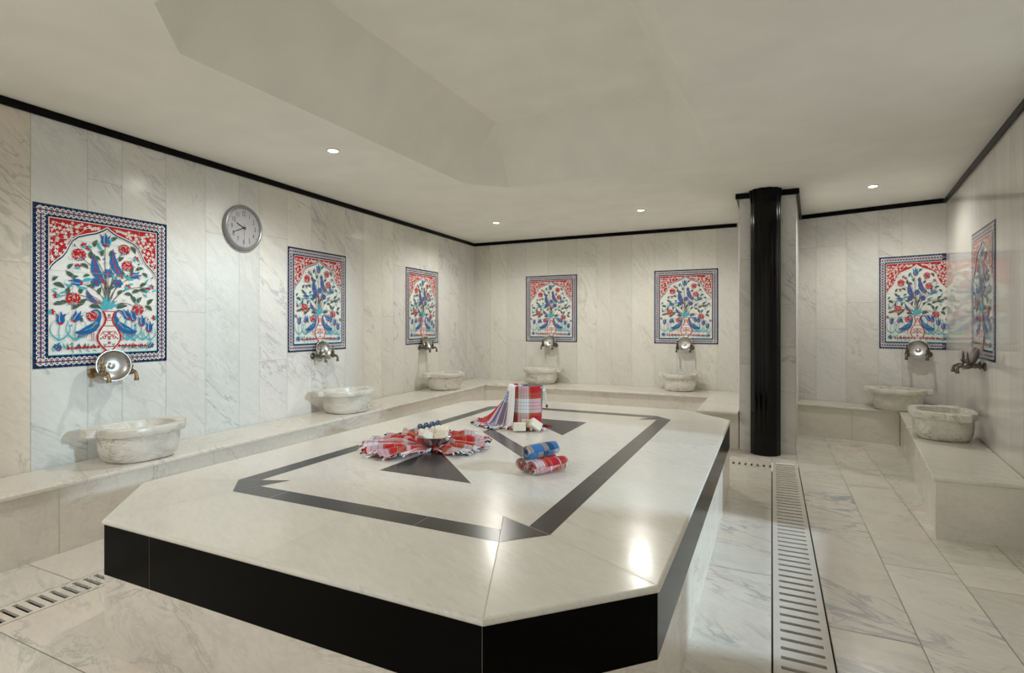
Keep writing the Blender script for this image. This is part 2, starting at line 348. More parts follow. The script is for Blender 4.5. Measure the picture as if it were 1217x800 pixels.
mb.box((0, .2, -.09), (.215, 5.52, -.085)); mb.box((-.75, 5.26, -.09), (0, 5.42, -.085)); mb.box((-3.09, .2, -.09), (-2.9, 5.4, -.085))
for x0, x1, y0, y1 in ((0, .215, .2, 5.52), (-3.09, -2.9, .2, 5.4)):
    mb.box((x0 - .004, y0, -.088), (x0, y1, -.002)); mb.box((x1, y0, -.088), (x1 + .004, y1, -.002))
mb.box((-.75, 5.256, -.088), (0, 5.26, -.002)); mb.box((-.75, 5.42, -.088), (0, 5.424, -.002))
struct(mb.build('floor_drain_channel', M['pit']))

# ------------------------------------------------------------------ drains
def drain(name, x0, x1, y0, y1, n, slot, along_y, mat, inset, label, spine=False):
    """flat grate; slots cut across the strip; real gaps between the ribs"""
    mb = MB(); z0, z1 = -.012, .0015; L = (y1 - y0) if along_y else (x1 - x0); pitch = L / n
    def bx(a0, a1, c0, c1):
        if along_y: mb.box((c0, y0 + a0, z0), (c1, y0 + a1, z1))
        else: mb.box((x0 + a0, c0, z0), (x0 + a1, c1, z1))
    c0, c1 = (x0, x1) if along_y else (y0, y1)
    bx(0, L, c0, c0 + inset); bx(0, L, c1 - inset, c1)
    for i in range(n):
        rib = pitch - slot
        bx(i * pitch, i * pitch + rib, c0 + inset, c1 - inset)
    if spine: bx(0, L, (c0 + c1) / 2 - .004, (c0 + c1) / 2 + .004)
    o = mb.build(name, [mat]); tag(o, label, 'drain'); return o
drain('floor_drain', .006, .209, .2, 5.515, 78, .022, True, M['grate'], .026, 'long pale slotted floor drain running beside the platform to the black column')
drain('floor_drain', -.75, -.002, 5.263, 5.417, 15, .02, False, M['floor'], .035, 'short marble slot drain between the black column and the platform corner')
drain('floor_drain', -3.087, -2.903, .2, 5.397, 112, .021, True, M['floor'], .022, 'marble slot drain in the floor between left bench and platform')

# ------------------------------------------------------------------ benches
def bench(name, label, top_pts, zt, body_pts, seams=None):
    """seat slab over a plinth: outlines counter-clockwise"""
    r = empty(name, (top_pts[0][0], top_pts[0][1], 0)); off = Vector((top_pts[0][0], top_pts[0][1], 0))
    loc = lambda pts: [(p[0] - off.x, p[1] - off.y) for p in pts]
    mb = MB(); mb.prism(loc(top_pts), zt - .024, zt); o = mb.build('seat_slab', M['bench'], r, bevel=.006)
    mb = MB(); mb.prism(loc(body_pts), .0014, zt - .0245, cap_top=False, cap_bot=False)
    for a, b, k in (seams or []):          # upright joints between the front panels
        A = Vector((*loc([a])[0], 0)); B = Vector((*loc([b])[0], 0)); d = (B - A).normalized(); n = Vector((d.y, -d.x, 0))
        for t in k:
            c = A + (B - A) * t + n * .0006
            mb.poly([c - d * .002 + Vector((0, 0, .003)), c + d * .002 + Vector((0, 0, .003)), c + d * .002 + Vector((0, 0, zt - .03)), c - d * .002 + Vector((0, 0, zt - .03))], 1)
    mb.build('front_panel', [M['bench'], M['grout_pale']], r)
    tag(r, label, 'bench'); return r
ZB, ZR = .385, .362
lipA, lipB = Vector((-3.40, -.6)), Vector((-3.737, 6.975)); wl = lambda y: LW.p((y - 1.561) / LW.d.y).x + .004
inn = (Vector((lipB.x, lipB.y)))
bodyA, bodyB = (-3.425, -.6), (-3.762, 7.0)
bench('marble_bench', 'long low marble bench along the left wall under the clock', [(lipA.x, -.6), (inn.x, inn.y), (BW.p(.02).x, BW.p(.02, .004).y), (wl(-.6), -.6)], ZB,
      [bodyA, bodyB, (-4.3, 7.7), (wl(-.6), -.6)], [(bodyA, bodyB, [.05, .18, .295, .42, .54, .66, .77, .86, .94])])
# back bench with its deeper end against the pillar
bwy = lambda x: BW.p((x + 4.348) / BW.d.x).y - .004
bench('marble_bench', 'marble bench along the back wall with deeper end at pillar', [(-3.733, 6.9765), (-.687, 6.969), (-.69, 5.812), (-.298, 5.812), (-.298, 5.92), (-.298, bwy(-.298)), (BW.p(.03).x, bwy(BW.p(.03).x))], ZB,
      [(-3.76, 7.0), (-.66, 6.993), (-.66, 5.928), (-.300, 5.928), (-.300, 7.62), (-4.2, 7.7)], [((-3.76, 7.0), (-.66, 6.993), [.04, .28, .52, .76, .90])])
bench('marble_bench', 'short marble bench to the right of pillar under back right tiles', [(.262, 6.985), (1.184, 6.803), (1.60, 7.005), (1.60, 7.02), (.302, 7.410)], ZR,
      [(.275, 7.01), (1.195, 6.83), (1.56, 7.0), (1.59, 7.018), (.305, 7.405)], [((.275, 7.01), (1.20, 6.82), [.55])])
bench('marble_bench', 'marble bench along right wall with its blunt near end facing out', [(.855, 3.962), (1.308, 3.962), (1.622, 7.0), (1.185, 6.798)], ZR,
      [(.872, 3.975), (1.308, 3.975), (1.62, 6.99), (1.20, 6.80)], [((1.20, 6.80), (.872, 3.975), [.35, .68])])

# ------------------------------------------------------------------ central platform
ZP = .5116
plat = empty('marble_platform', (-1.485, 3.085, 0)); pc = Vector((-1.485, 3.085, 0))
PX0, PX1, PY0, PY1, PC = -2.685, -.287, 1.216, 4.945, .372
def ring(d, c=PC): return [(x - pc.x, y - pc.y) for x, y in oct_(PX0 + d, PX1 - d, PY0 + d, PY1 - d, c - d * .58)]
mb = MB(); mb.prism(ring(.008), .0014, .300); mb.build('base', M['bench'], plat)
mb = MB(); mb.prism(ring(.007), .300, .4915)
lp = ring(.0064)
def joint(mb, a, b, t, z0, z1, w=.0009, m=1):
    A = Vector((*a, 0)); B = Vector((*b, 0)); d = (B - A).normalized(); n = Vector((d.y, -d.x, 0)); c = A + (B - A) * t
    mb.poly([c - d * w + Vector((0, 0, z0)), c + d * w + Vector((0, 0, z0)), c + d * w + Vector((0, 0, z1)), c - d * w + Vector((0, 0, z1))], m)
joint(mb, lp[0], lp[1], .17, .302, .49); joint(mb, lp[0], lp[1], .9985, .302, .49, .001); joint(mb, lp[2], lp[3], .35, .302, .49); joint(mb, lp[2], lp[3], .7, .302, .49)
mb.build('black_band', [M['black'], plain('dark_joint', (.10, .09, .08), .8)], plat)
# top slab: bevelled lip, joints and black inlay
mb = MB()
prof = [(.012, .4916), (.003, .4935), (0, .498), (0, .504), (.003, .5095), (.010, ZP)]
mb.loft([[(*q, z) for q in ring(d)] for d, z in prof], 0, cap0=True)
T = (lambda x, y, h: (x - pc.x, y - pc.y, ZP + h))
def flat(pts, h, m, rnd=0, tint=(1, 1, 1)):
    mb.poly([T(x, y, h) for x, y in pts], m, [(x + rnd, y + rnd, rnd) for x, y in pts], tint)
IX0, IX1, IY0, IY1, IC = -2.311, -.709, 1.673, 4.520, .135
A8 = oct_(PX0 + .0101, PX1 - .0101, PY0 + .0101, PY1 - .0101, PC - .006); B8 = oct_(IX0, IX1, IY0, IY1, IC)
for i in range(8):
    a, b, c, d = A8[i], A8[(i + 1) % 8], B8[(i + 1) % 8], B8[i]; j = random.uniform(.97, 1.02)
    long_edge = i % 2 == 0; n = {0: 2, 2: 3, 4: 2, 6: 3}.get(i, 1)
    L2 = lambda p, q, t: (p[0] + (q[0] - p[0]) * t, p[1] + (q[1] - p[1]) * t)
    for k in range(n):
        j = random.uniform(.96, 1.03)
        flat([L2(a, b, k / n), L2(a, b, (k + 1) / n), L2(d, c, (k + 1) / n), L2(d, c, k / n)], 0, 0, 3.1 * i + k * 7.7, (j, j, j * .99))
flat(B8, 0, 0, 55.0)
def line(a, b, h=.0002, w=.0014, m=2):
    a = Vector(a); b = Vector(b); d = (b - a).normalized(); n = Vector((-d.y, d.x)) * w
    flat([tuple(a + n), tuple(a - n), tuple(b - n), tuple(b + n)], h, m)
for i in range(8): line(A8[i], B8[i])
for i in (0, 2, 4, 6):
    n = {0: 2, 2: 3, 4: 2, 6: 3}[i]
    for k in range(1, n):
        f = k / n; line([A8[i][q] + (A8[i + 1][q] - A8[i][q]) * f for q in (0, 1)], [B8[i][q] + (B8[(i + 1) % 8][q] - B8[i][q]) * f for q in (0, 1)], w=.0009)
fw = .108; C8 = [(-2.2, IY0 + fw), (-.812, IY0 + fw), (-.812, IY1 - fw - .02), (-2.212, IY1 - fw - .02)]
h1 = .0004
bw = [(IX0, IX1, IY0, IY0 + fw), ]
def inlay(pts, h=h1): flat(pts, h, 1)
inlay([B8[0], B8[1], (-.83, IY0 + fw), (-2.19, IY0 + fw)]); inlay([B8[4], B8[5], (-2.19, IY1 - fw), (-.83, IY1 - fw)])
inlay([B8[2], B8[3], (-.810, IY1 - fw - .04), (-.810, IY0 + fw + .04)]); inlay([B8[6], B8[7], (-2.21, IY0 + fw + .04), (-2.21, IY1 - fw - .04)])
for p, q, t in ((B8[1], B8[2], (-.944, 1.908)), (B8[3], B8[4], (-.944, 4.285)), (B8[5], B8[6], (-2.076, 4.285)), (B8[7], B8[0], (-2.076, 1.908))):
    inlay([p, q, t], h1 + .0001); line(p, t, h1 + .0003, .0012); line(q, t, h1 + .0003, .0012)
cx, cy = -1.54, 3.118
inlay([(-1.812, 2.235), (-1.272, 2.235), (-1.812, 2.775)]); inlay([(-1.268, 4.001), (-1.808, 4.001), (-1.268, 3.461)])
inlay([(-1.812, 3.34), (-1.812, 3.48), (-1.268, 2.936), (-1.268, 2.796)])
line((-1.95, IY0 + .002), (-1.95, IY0 + fw - .002), h1 + .0003, .0013); line((-1.2, IY0 + .002), (-1.2, IY0 + fw - .002), h1 + .0003, .0009)
for y in (2.6, 3.5): line((IX1 - .002, y), (-.812, y), h1 + .0003, .0008); line((IX0 + .002, y), (-2.21, y), h1 + .0003, .0008)
line((-.944, 1.908), (-1.272, 2.235), w=.0007); line((-2.076, 1.908), (-1.812, 2.235), w=.0007); line((-.944, 4.285), (-1.268, 4.001), w=.0007); line((-2.076, 4.285), (-1.808, 4.001), w=.0007)
mb.build('top_slab', [M['slab'], M['inlay'], M['grout_pale']], plat)
tag(plat, 'large low marble platform with black band and inlaid black lines in the room centre', 'platform')

# ------------------------------------------------------------------ black fluted column
colm = empty('black_column', (-.054, 5.862, 0))
mb = MB(); NF = 12; loops = []
def flute(r, z, k=1.0, seg=6):
    out = []
    for i in range(NF):
        for j in range(seg):
            a = 2 * PI * (i + j / seg) / NF; t = abs(j / seg - .5) * 2
            out.append(Vector((r * (1 - .045 * k * t ** 2.2) * math.cos(a), r * (1 - .045 * k * t ** 2.2) * math.sin(a), z)))
    return out
mb.loft([flute(.137, .0016), flute(.137, .03), flute(.136, 2.40), flute(.135, 2.42)], cap0=True, cap1=True)
mb.build('shaft', M['black_column'], colm, smooth=True, angle=25)
mb = MB(); mb.loft([flute(.135, 2.4205, 1.0), flute(.139, 2.46, 1.5), flute(.146, 2.51, 2.2), flute(.149, 2.545, 2.6), flute(.148, ZC - .002, 2.6)], cap0=True, cap1=True)
mb.build('capital', M['black_trim'], colm, smooth=True, angle=25)
tag(colm, 'black fluted column standing against the marble pillar', 'column')

# ------------------------------------------------------------------ glazed tile panels
PAL = {k: plain('glaze_' + k, c, .12, spec=.5) for k, c in dict(white=(.80, .80, .76), navy=(.010, .020, .085), red=(.46, .016, .024), blue=(.018, .125, .34), teal=(.05, .43, .52),
       green=(.045, .13, .085), brown=(.13, .06, .05), grey=(.45, .45, .42), deep=(.020, .05, .22), pale=(.72, .78, .78), ochre=(.5, .35, .25)).items()}
PN = list(PAL)
XS = [(25, 0), (186, .25), (330, .5), (465, .75), (583, 1)]
def pm(px, py):
    """panel drawing units to metres on the panel, x to the viewer's right, z up"""
    for (a, s), (b, t) in zip(XS, XS[1:]):
        if px <= b or b == 583: f = s + (px - a) / (b - a) * (t - s); break
    yt = 30 + (px - 25) * .177; yb = 725 - (px - 25) * .0556
    return f * .8, (1 - (py - yt) / (yb - yt)) * 1.0
def make_panel_mesh(name, squeeze=1.0, cut=.8):
    rnd = random.Random(5); mb = MB(); idx = [0]
    def shape(pts, c, depth=0):
        if cut < .8 and max(p[0] for p in pts) > cut + 1e-6: return
        idx[0] += 1; y = .004 + .0001 * depth + idx[0] * 4e-6
        mb.poly([(-(x - .4) * squeeze, y, z) for x, z in pts], PN.index(c))
    def clip_rect(x0, x1, z0, z1, c): 
        x1 = min(x1, cut)
        if x1 > x0: shape([(x0, z0), (x1, z0), (x1, z1), (x0, z1)], c)
    def ribbon(pts, w, c, w1=None):
        n = len(pts); L = []; R = []
        for i, p in enumerate(pts):
            a = pts[max(i - 1, 0)]; b = pts[min(i + 1, n - 1)]; dx, dy = b[0] - a[0], b[1] - a[1]; l = math.hypot(dx, dy) or 1
            ww = (w + ((w1 if w1 is not None else w) - w) * i / (n - 1)) / 2
            L.append((p[0] - dy / l * ww, p[1] + dx / l * ww)); R.append((p[0] + dy / l * ww, p[1] - dx / l * ww))
        if cut < .8 and max(p[0] for p in L + R) > cut: return
        idx[0] += 1; y = .004 + idx[0] * 4e-6
        V = lambda p: mb.vert((-(p[0] - .4) * squeeze, y, p[1]))
        l = [V(p) for p in L]; r = [V(p) for p in R]
        for i in range(n - 1): mb.face((l[i], l[i + 1], r[i + 1], r[i]), PN.index(c))
    def curve(a, b, bend, n=8):
        dx, dy = b[0] - a[0], b[1] - a[1]
        return [(a[0] + dx * t - dy * bend * 4 * t * (1 - t), a[1] + dy * t + dx * bend * 4 * t * (1 - t)) for t in [i / n for i in range(n + 1)]]
    def leaf(c, L, w, ang, col, mid=None, serr=0):
        ca, sa = math.cos(ang), math.sin(ang); up = []; dn = []; n = 9
        for i in range(n + 1):
            t = i / n; h = w / 2 * math.sin(PI * t ** .8) * (1 + (serr if i % 2 else -serr)); x = (t - .5) * L; b = .12 * L * math.sin(PI * t)
            up.append((x, h + b)); dn.append((x, -h + b))
        R = lambda p: (c[0] + p[0] * ca - p[1] * sa, c[1] + p[0] * sa + p[1] * ca)
        shape([R(p) for p in up + dn[::-1][1:-1]], col)
        if mid: ribbon([R((x, b)) for x, b in [((i / n - .5) * L * .9, .12 * L * math.sin(PI * i / n)) for i in range(n + 1)]], w * .22, mid, w * .05)
    def disc(c, r, col, n=12, wob=0, ph=0):
        shape([(c[0] + r * (1 + wob * math.cos(n / 2 * (2 * PI * i / n) + ph)) * math.cos(2 * PI * i / n), c[1] + r * (1 + wob * math.cos(n / 2 * (2 * PI * i / n) + ph)) * math.sin(2 * PI * i / n)) for i in range(n)], col)
    def rosette(c, r, col, ctr, k=6):
        n = k * 6; shape([(c[0] + r * (.82 + .2 * abs(math.cos(k / 2 * a))) * math.cos(a), c[1] + r * (.82 + .2 * abs(math.cos(k / 2 * a))) * math.sin(a)) for a in [2 * PI * i / n for i in range(n)]], col)
        disc(c, r * .42, 'deep'); disc(c, r * .32, ctr, 8)
    def carnation(c, r):
        n = 26; shape([(c[0] + r * (1 + (.06 if i % 2 else -.05)) * math.cos(2 * PI * i / n), c[1] + r * (1 + (.06 if i % 2 else -.05)) * math.sin(2 * PI * i / n)) for i in range(n)], 'red')
        for i in range(26):
            rr = r * .85 * math.sqrt(rnd.random()); a = rnd.random() * 2 * PI; b = a + rnd.uniform(.6, 2)
            p = (c[0] + rr * math.cos(a), c[1] + rr * math.sin(a)); q = (p[0] + r * .22 * math.cos(b), p[1] + r * .22 * math.sin(b))
            ribbon([p, q], r * .06, 'white')
        disc((c[0] + r * .1, c[1] - r * .75), r * .22, 'teal', 8)
    def tulip(c, h, ang, col='blue'):
        ca, sa = math.cos(ang - PI / 2), math.sin(ang - PI / 2); R = lambda p: (c[0] + (p[0] * ca - p[1] * sa) * h, c[1] + (p[0] * sa + p[1] * ca) * h)
        shape([R(p) for p in ((0, -.5), (.2, -.42), (.30, -.18), (.27, .08), (.40, .42), (.17, .2), (.02, .58), (-.12, .2), (-.36, .46), (-.25, .08), (-.30, -.18), (-.2, -.42))], col)
        ribbon([R((-.03, .45)), R((-.1, .0)), R((-.05, -.35))], h * .035, 'pale'); ribbon([R((.14, .25)), R((.12, 0)), R((.08, -.3))], h * .035, 'deep')
        shape([R(p) for p in ((-.17, -.5), (.17, -.5), (.10, -.28), (0, -.36), (-.10, -.28))], 'red')
    def small(c, r, a=0):
        for k in range(3):
            leaf((c[0] + r * .6 * math.cos(a + k - 1), c[1] + r * .6 * math.sin(a + k - 1)), r * 1.3, r * .7, a + k - 1, 'red')
        disc((c[0] - r * .35 * math.cos(a), c[1] - r * .35 * math.sin(a)), r * .55, 'teal', 9)
        for k in (-1, 1): ribbon(curve(c, (c[0] - r * 1.5 * math.cos(a + k * .7), c[1] - r * 1.5 * math.sin(a + k * .7)), .2 * k, 4), r * .25, 'teal', r * .05)
    # body and ground of the panel
    xr = min(.8, cut); 
    v = [(-(x - .4) * squeeze, y, z) for y in (.0014, .0038) for x, z in ((0, 0), (xr, 0), (xr, 1), (0, 1))]; i0 = [mb.vert(q) for q in v]
    for q in ((0, 1, 2, 3), (4, 5, 6, 7), (0, 1, 5, 4), (1, 2, 6, 5), (2, 3, 7, 6), (3, 0, 4, 7)): mb.face([i0[k] for k in q], PN.index('navy' if q != (4, 5, 6, 7) else 'white'))
    B = .078
    clip_rect(0, .8, 0, B, 'navy'); clip_rect(0, .8, 1 - B, 1, 'navy'); clip_rect(0, B, B, 1 - B, 'navy'); clip_rect(.8 - B, .8, B, 1 - B, 'navy')
    # braided border
    def braid(a, b):
        d = (b[0] - a[0], b[1] - a[1]); L = math.hypot(*d); e = (d[0] / L, d[1] / L); nn = (-e[1], e[0]); n = max(2, round(L / .060)); wl = L / n
        P = lambda s, t: (a[0] + e[0] * s + nn[0] * t, a[1] + e[1] * s + nn[1] * t)
        for k in range(n):
            for sg in (1, -1):
                pts = [P(k * wl + wl * i / 10, sg * max(-.021, min(.021, .030 * math.sin(2 * PI * i / 10)))) for i in range(11)]
                if cut >= .8 or max(p[0] for p in pts) < cut - .004: ribbon(pts, .0056, 'white')
            for h in (0, .5):
                c = P((k + h) * wl, 0)
                if c[0] < cut - .006: disc(c, .0058, 'red', 7)
                c = P((k + h + .25) * wl, 0)
                if c[0] < cut - .01: 
                    shape([P((k + h + .25) * wl + q[0] * .009, q[1] * .012) for q in ((-1, 0), (0, 1), (1, 0), (0, -1))], 'deep')
                for sg in (1, -1):
                    c = P((k + h + (.25 if sg > 0 else .25)) * wl, sg * .033)
                    if c[0] < cut - .006: disc(c, .0022, 'teal', 6)
                    c2 = P((k + h + .25) * wl, sg * .0095)
                    if c2[0] < cut - .006: ribbon([P((k + h + .14) * wl, sg * .004), P((k + h + .25) * wl, sg * .013), P((k + h + .36) * wl, sg * .004)], .0024, 'white')
    hb = B / 2
    braid((hb, .02), (hb, .98)); braid((.02, 1 - hb), (.78 if cut >= .8 else cut - .004, 1 - hb)); braid((.02, hb), (.78 if cut >= .8 else cut - .004, hb))
    if cut >= .8: braid((.8 - hb, .02), (.8 - hb, .98))
    for q in (.0025,):
        clip_rect(B, .8 - B, B - .0025, B + .002, 'teal'); clip_rect(B, .8 - B, 1 - B - .002, 1 - B + .0025, 'white'); clip_rect(B - .0025, B + .002, B, 1 - B, 'white'); clip_rect(.8 - B - .002, .8 - B + .0025, B, 1 - B, 'white')
    F0, F1, G1 = B + .002, min(.8 - B - .002, cut), 1 - B - .002
    # red corner fields over the arch
    half = [(.4, .905), (.375, .885), (.335, .862), (.285, .845), (.235, .825), (.205, .798), (.188, .765), (.172, .725), (.150, .690), (.118, .660), (.095, .632), (.08, .600)]
    for sg in (0, 1):
        mir = (lambda p: p) if sg == 0 else (lambda p: (.8 - p[0], p[1]))
        for a, b in zip(half, half[1:]):
            # fill each strip between the arch line and the top edge
            q = [a, b, (b[0], G1), (a[0], G1)]; q = [(max(min(x, F1), F0), z) for x, z in map(mir, q)]
            if abs(q[0][0] - q[1][0]) > 1e-5: shape(q, 'red')
    for sg in (0, 1):
        mir = (lambda p: p) if sg == 0 else (lambda p: (.8 - p[0], p[1]))
        def inside(x, z):
            for a, b in zip(half, half[1:]):
                if b[0] <= x <= a[0]: return z > a[1] + (b[1] - a[1]) * (a[0] - x) / (a[0] - b[0] + 1e-9) + .022
            return False
        for (ax, az), (bx, bz), bd in (((.10, .67), (.12, .90), .12), ((.10, .90), (.36, .905), -.08), ((.11, .72), (.20, .88), .2), ((.15, .80), (.28, .90), -.15)):
            ribbon([mir(q) for q in curve((ax, az), (bx, bz), bd) if inside(*q)] or [mir((.1, .9)), mir((.105, .9))], .0025, 'pale')
        pts = []; tries = 0
        while len(pts) < 46 and tries < 2500:
            tries += 1; x, z = rnd.uniform(.088, .39), rnd.uniform(.62, .908)
            if inside(x, z) and z < .910 and all(math.hypot(x - a, z - b) > .0165 for a, b in pts): pts.append((x, z))
        for x, z in pts:
            c = mir((x, z)); r = rnd.uniform(.0095, .0145)
            n = 20; ph = rnd.random() * 6; shape([(min(c[0] + r * (.72 + .3 * math.cos(5 * t + ph)) * math.cos(t), F1), c[1] + r * (.72 + .3 * math.cos(5 * t + ph)) * math.sin(t)) for t in [2 * PI * i / n for i in range(n)]], 'white')
            disc(c, r * .24, 'grey', 6); ribbon([(c[0] - r * .5, c[1]), (c[0] + r * .5, c[1] + r * .2)], .0012, 'grey')
    arch = [(max(x, F0), z) for x, z in half[::-1]] + [(min(.8 - x, F1), z) for x, z in half[1:]]
    ribbon(arch, .017, 'white'); ribbon([(x, z - .002) for x, z in arch], .009, 'navy'); ribbon([(x, z - .009) for x, z in arch], .003, 'pale')
    # stems
    root = pm(335, 478)
    for tx, ty, bd in ((322, 205, .02), (297, 320, -.05), (372, 300, .05), (213, 260, -.16), (402, 245, .16), (415, 305, .12), (190, 440, -.12), (262, 420, -.05), (450, 345, .16), (205, 365, -.15), (462, 480, .22), (120, 425, -.15), (515, 395, .2), (283, 330, -.03), (335, 335, .0), (375, 375, .04), (250, 222, -.1), (452, 275, .15)):
        ribbon(curve(root, pm(tx, ty), bd, 10), .0055, 'brown', .003)
    for tx, ty, w in ((300, 440, .020), (318, 425, .018), (352, 430, .018), (372, 445, .020), (285, 462, .018), (392, 462, .018), (335, 410, .016)):
        a = pm(tx, ty); c = ((a[0] + root[0]) / 2, (a[1] + root[1]) / 2); leaf(c, math.hypot(a[0] - root[0], a[1] - root[1]) * 1.05, w, math.atan2(a[1] - root[1], a[0] - root[0]), 'teal', 'red' if tx in (300, 372) else None)
    for px, py, L, a in ((282, 205, .045, 1.2), (178, 328, .05, 2.5), (200, 345, .03, .4), (265, 252, .05, 1.7), (287, 268, .04, -.5), (360, 190, .045, .6), (440, 235, .05, -1.0), (390, 272, .04, .8), (130, 380, .055, -.4),
            (150, 452, .05, .3), (205, 468, .055, .5), (232, 448, .05, .9), (128, 455, .045, .2), (172, 402, .05, 1.5), (350, 392, .04, .6), (300, 402, .045, 1.3), (262, 385, .04, -.2), (440, 440, .05, -1.1), (455, 408, .05, .3),
            (482, 405, .05, -.3), (470, 442, .045, 1.0), (485, 380, .045, .5), (513, 450, .05, .8), (505, 477, .05, -.6), (438, 315, .05, 1.3), (400, 330, .04, 2.0), (470, 315, .045, .3), (235, 300, .045, -.6), (225, 400, .045, 1.1),
            (245, 340, .035, .3), (350, 250, .045, 1.7), (312, 245, .04, 1.3), (420, 420, .045, -.2), (385, 410, .04, .9), (115, 350, .035, .8), (490, 340, .04, -.7), (180, 300, .04, .9), (280, 470, .06, -.15), (392, 470, .06, .2), (215, 520, .045, -.8)):
        leaf(pm(px, py), L * 1.22, L * .54, a, 'green', 'brown' if L > .042 else None)
    for px, py, L, a in ((300, 215, .05, 2.0), (345, 205, .055, 1.2), (250, 360, .06, .3), (420, 345, .06, 2.6), (225, 385, .05, 2.9), (430, 380, .04, .4), (310, 340, .04, 1.3), (360, 345, .04, 1.8), (150, 410, .035, .3), (170, 375, .04, 2.8), (500, 365, .035, 1.0),
            (490, 420, .03, 2.5), (410, 400, .03, .2), (270, 300, .03, 1.0), (395, 255, .03, .2), (235, 250, .03, .4), (440, 300, .03, 2.6), (345, 460, .05, 1.9), (325, 460, .05, 1.3), (455, 460, .03, .8), (110, 400, .03, 2.5), (530, 405, .03, .5)):
        leaf(pm(px, py), L * 1.3, L * .36, a, 'teal')
    # blooms
    tulip(pm(322, 192), .088, PI / 2 + .05); tulip(pm(200, 365), .075, PI - .15); tulip(pm(452, 340), .075, .15)
    for a, b in (((318, 372), (277, 250)), ((394, 347), (355, 230)), ((290, 456), (243, 394))):
        A, Bp = pm(*a), pm(*b); L = math.hypot(Bp[0] - A[0], Bp[1] - A[1]); leaf(((A[0] + Bp[0]) / 2, (A[1] + Bp[1]) / 2), L * 1.05, L * .27, math.atan2(Bp[1] - A[1], Bp[0] - A[0]), 'blue', 'red', .09)
    for c in ((283, 323), (335, 330), (282, 366), (375, 372)): rosette(pm(*c), .030, 'blue', 'red')
    for px, py, r in ((213, 252, .036), (402, 232, .033), (415, 300, .032), (190, 435, .037), (266, 508, .030), (462, 482, .034)): carnation(pm(px, py), r * 1.08)
    for px, py, a in ((233, 214, 1.9), (208, 302, 1.4), (452, 272, .6), (415, 388, .9), (120, 420, 2.9), (515, 388, .2), (252, 222, 3.6), (96, 488, 0), (530, 515, 3.1), (500, 400, 1.2)): small(pm(px, py), .019, a)
    # fine tendrils and buds filling the white ground
    for k in range(130):
        x, z = rnd.uniform(.10, .70), rnd.uniform(.14, .84)
        if z > .58 and abs(x - .4) > (.86 - z) * 1.25 + .05: continue
        a = rnd.random() * 6.28; L_ = rnd.uniform(.014, .03); q = (x + L_ * math.cos(a), z + L_ * math.sin(a))
        ribbon(curve((x, z), q, rnd.choice((-.35, .35)), 5), .0022, rnd.choice(('brown', 'green', 'teal')), .001)
        if k % 3 == 0: leaf(q, .018, .008, a, rnd.choice(('green', 'teal', 'green', 'blue')))
    # lower tulips on curved teal leaves
    for px, py, a in ((135, 515, 1.57), (203, 508, 1.0), (437, 508, 1.85), (477, 528, 1.6), (507, 553, 1.5), (410, 502, 2.1)):
        h_ = .078; c = pm(px, py); b = pm(px + (-4 if px < 300 else 4), 606)
        ribbon(curve(b, (c[0], c[1] - .03), .06, 6), .006, 'teal', .004)
        for k in (-1, 1): ribbon(curve(b, (c[0] + k * .032, c[1] - .012), k * -.28, 7), .010, 'teal', .002)
        tulip(c, h_, a)
    for px, py, a in ((122, 636, 2.2), (514, 628, .9)): tulip(pm(px, py), .05, a); ribbon(curve(pm(px - 18, py + 18), pm(px + 22, py - 20), .3, 6), .007, 'teal', .002)
    # grass line
    for k in range(26):
        px = 108 + k * 16.5
        if 280 < px < 395: continue
        b = pm(px, 640); a = PI / 2 + rnd.uniform(-.5, .5); leaf((b[0] + .016 * math.cos(a), b[1] + .016 * math.sin(a)), rnd.uniform(.03, .055), .011, a, rnd.choice(('teal', 'green', 'green', 'blue')))
    for (a, b) in (((168, 640), (292, 634)), ((380, 630), (490, 630))):
        A, Bp = pm(*a), pm(*b); n = 9
        for i in range(n): disc((A[0] + (Bp[0] - A[0]) * i / (n - 1), A[1] + (Bp[1] - A[1]) * i / (n - 1)), .0095, 'red', 8, .2)
        for i in range(4): leaf((A[0] + (Bp[0] - A[0]) * (i + .5) / 4, A[1] - .022), .028, .008, -1.2 + .3 * i, 'teal')
    # two long-necked birds
    for sg in (1, -1):
        mx = (lambda q: q) if sg == 1 else (lambda q: (.8 - q[0] + .004, q[1]))
        P = lambda *q: mx(pm(*q))
        shape([P(*q) for q in ((296, 505), (300, 525), (296, 548), (280, 568), (258, 580), (225, 584), (203, 580), (196, 571), (214, 566), (236, 552), (262, 538), (280, 528), (287, 512))], 'blue')
        ribbon([P(*q) for q in ((293, 530), (299, 510), (297, 492), (286, 482), (272, 483), (262, 490))], .018, 'blue', .008)
        ribbon([P(*q) for q in ((286, 532), (272, 548), (252, 560), (232, 566))], .016, 'teal', .004); ribbon([P(*q) for q in ((284, 540), (268, 554))], .010, 'red', .004)
        ribbon([P(*q) for q in ((268, 545), (240, 572), (210, 576))], .003, 'deep')
        for k in range(5): ribbon([P(215 + k * 8, 580), P(206 + k * 8, 598)], .005, 'deep', .002)
        for k in (0, 1): ribbon([P(262 + k * 10, 576), P(264 + k * 9, 612)], .004, 'red', .003)
    # vase
    vc = pm(337, 485)[0]; zz = lambda y: pm(337, y)[1]
    prof = [(486, .046), (495, .034), (520, .024), (540, .032), (560, .055), (585, .073), (605, .074), (622, .060), (640, .036), (648, .024), (660, .050), (668, .060)]
    for w, c in ((0, 'red'), (-.011, 'white')):
        shape([(vc - r - w, zz(y)) for y, r in prof] + [(vc + r + w, zz(y)) for y, r in prof[::-1]], c)
    for y, r in ((488, .040), (515, .022), (525, .024), (548, .038), (634, .042), (650, .026), (662, .05)): ribbon([(vc - r, zz(y)), (vc + r, zz(y))], .006, 'red')
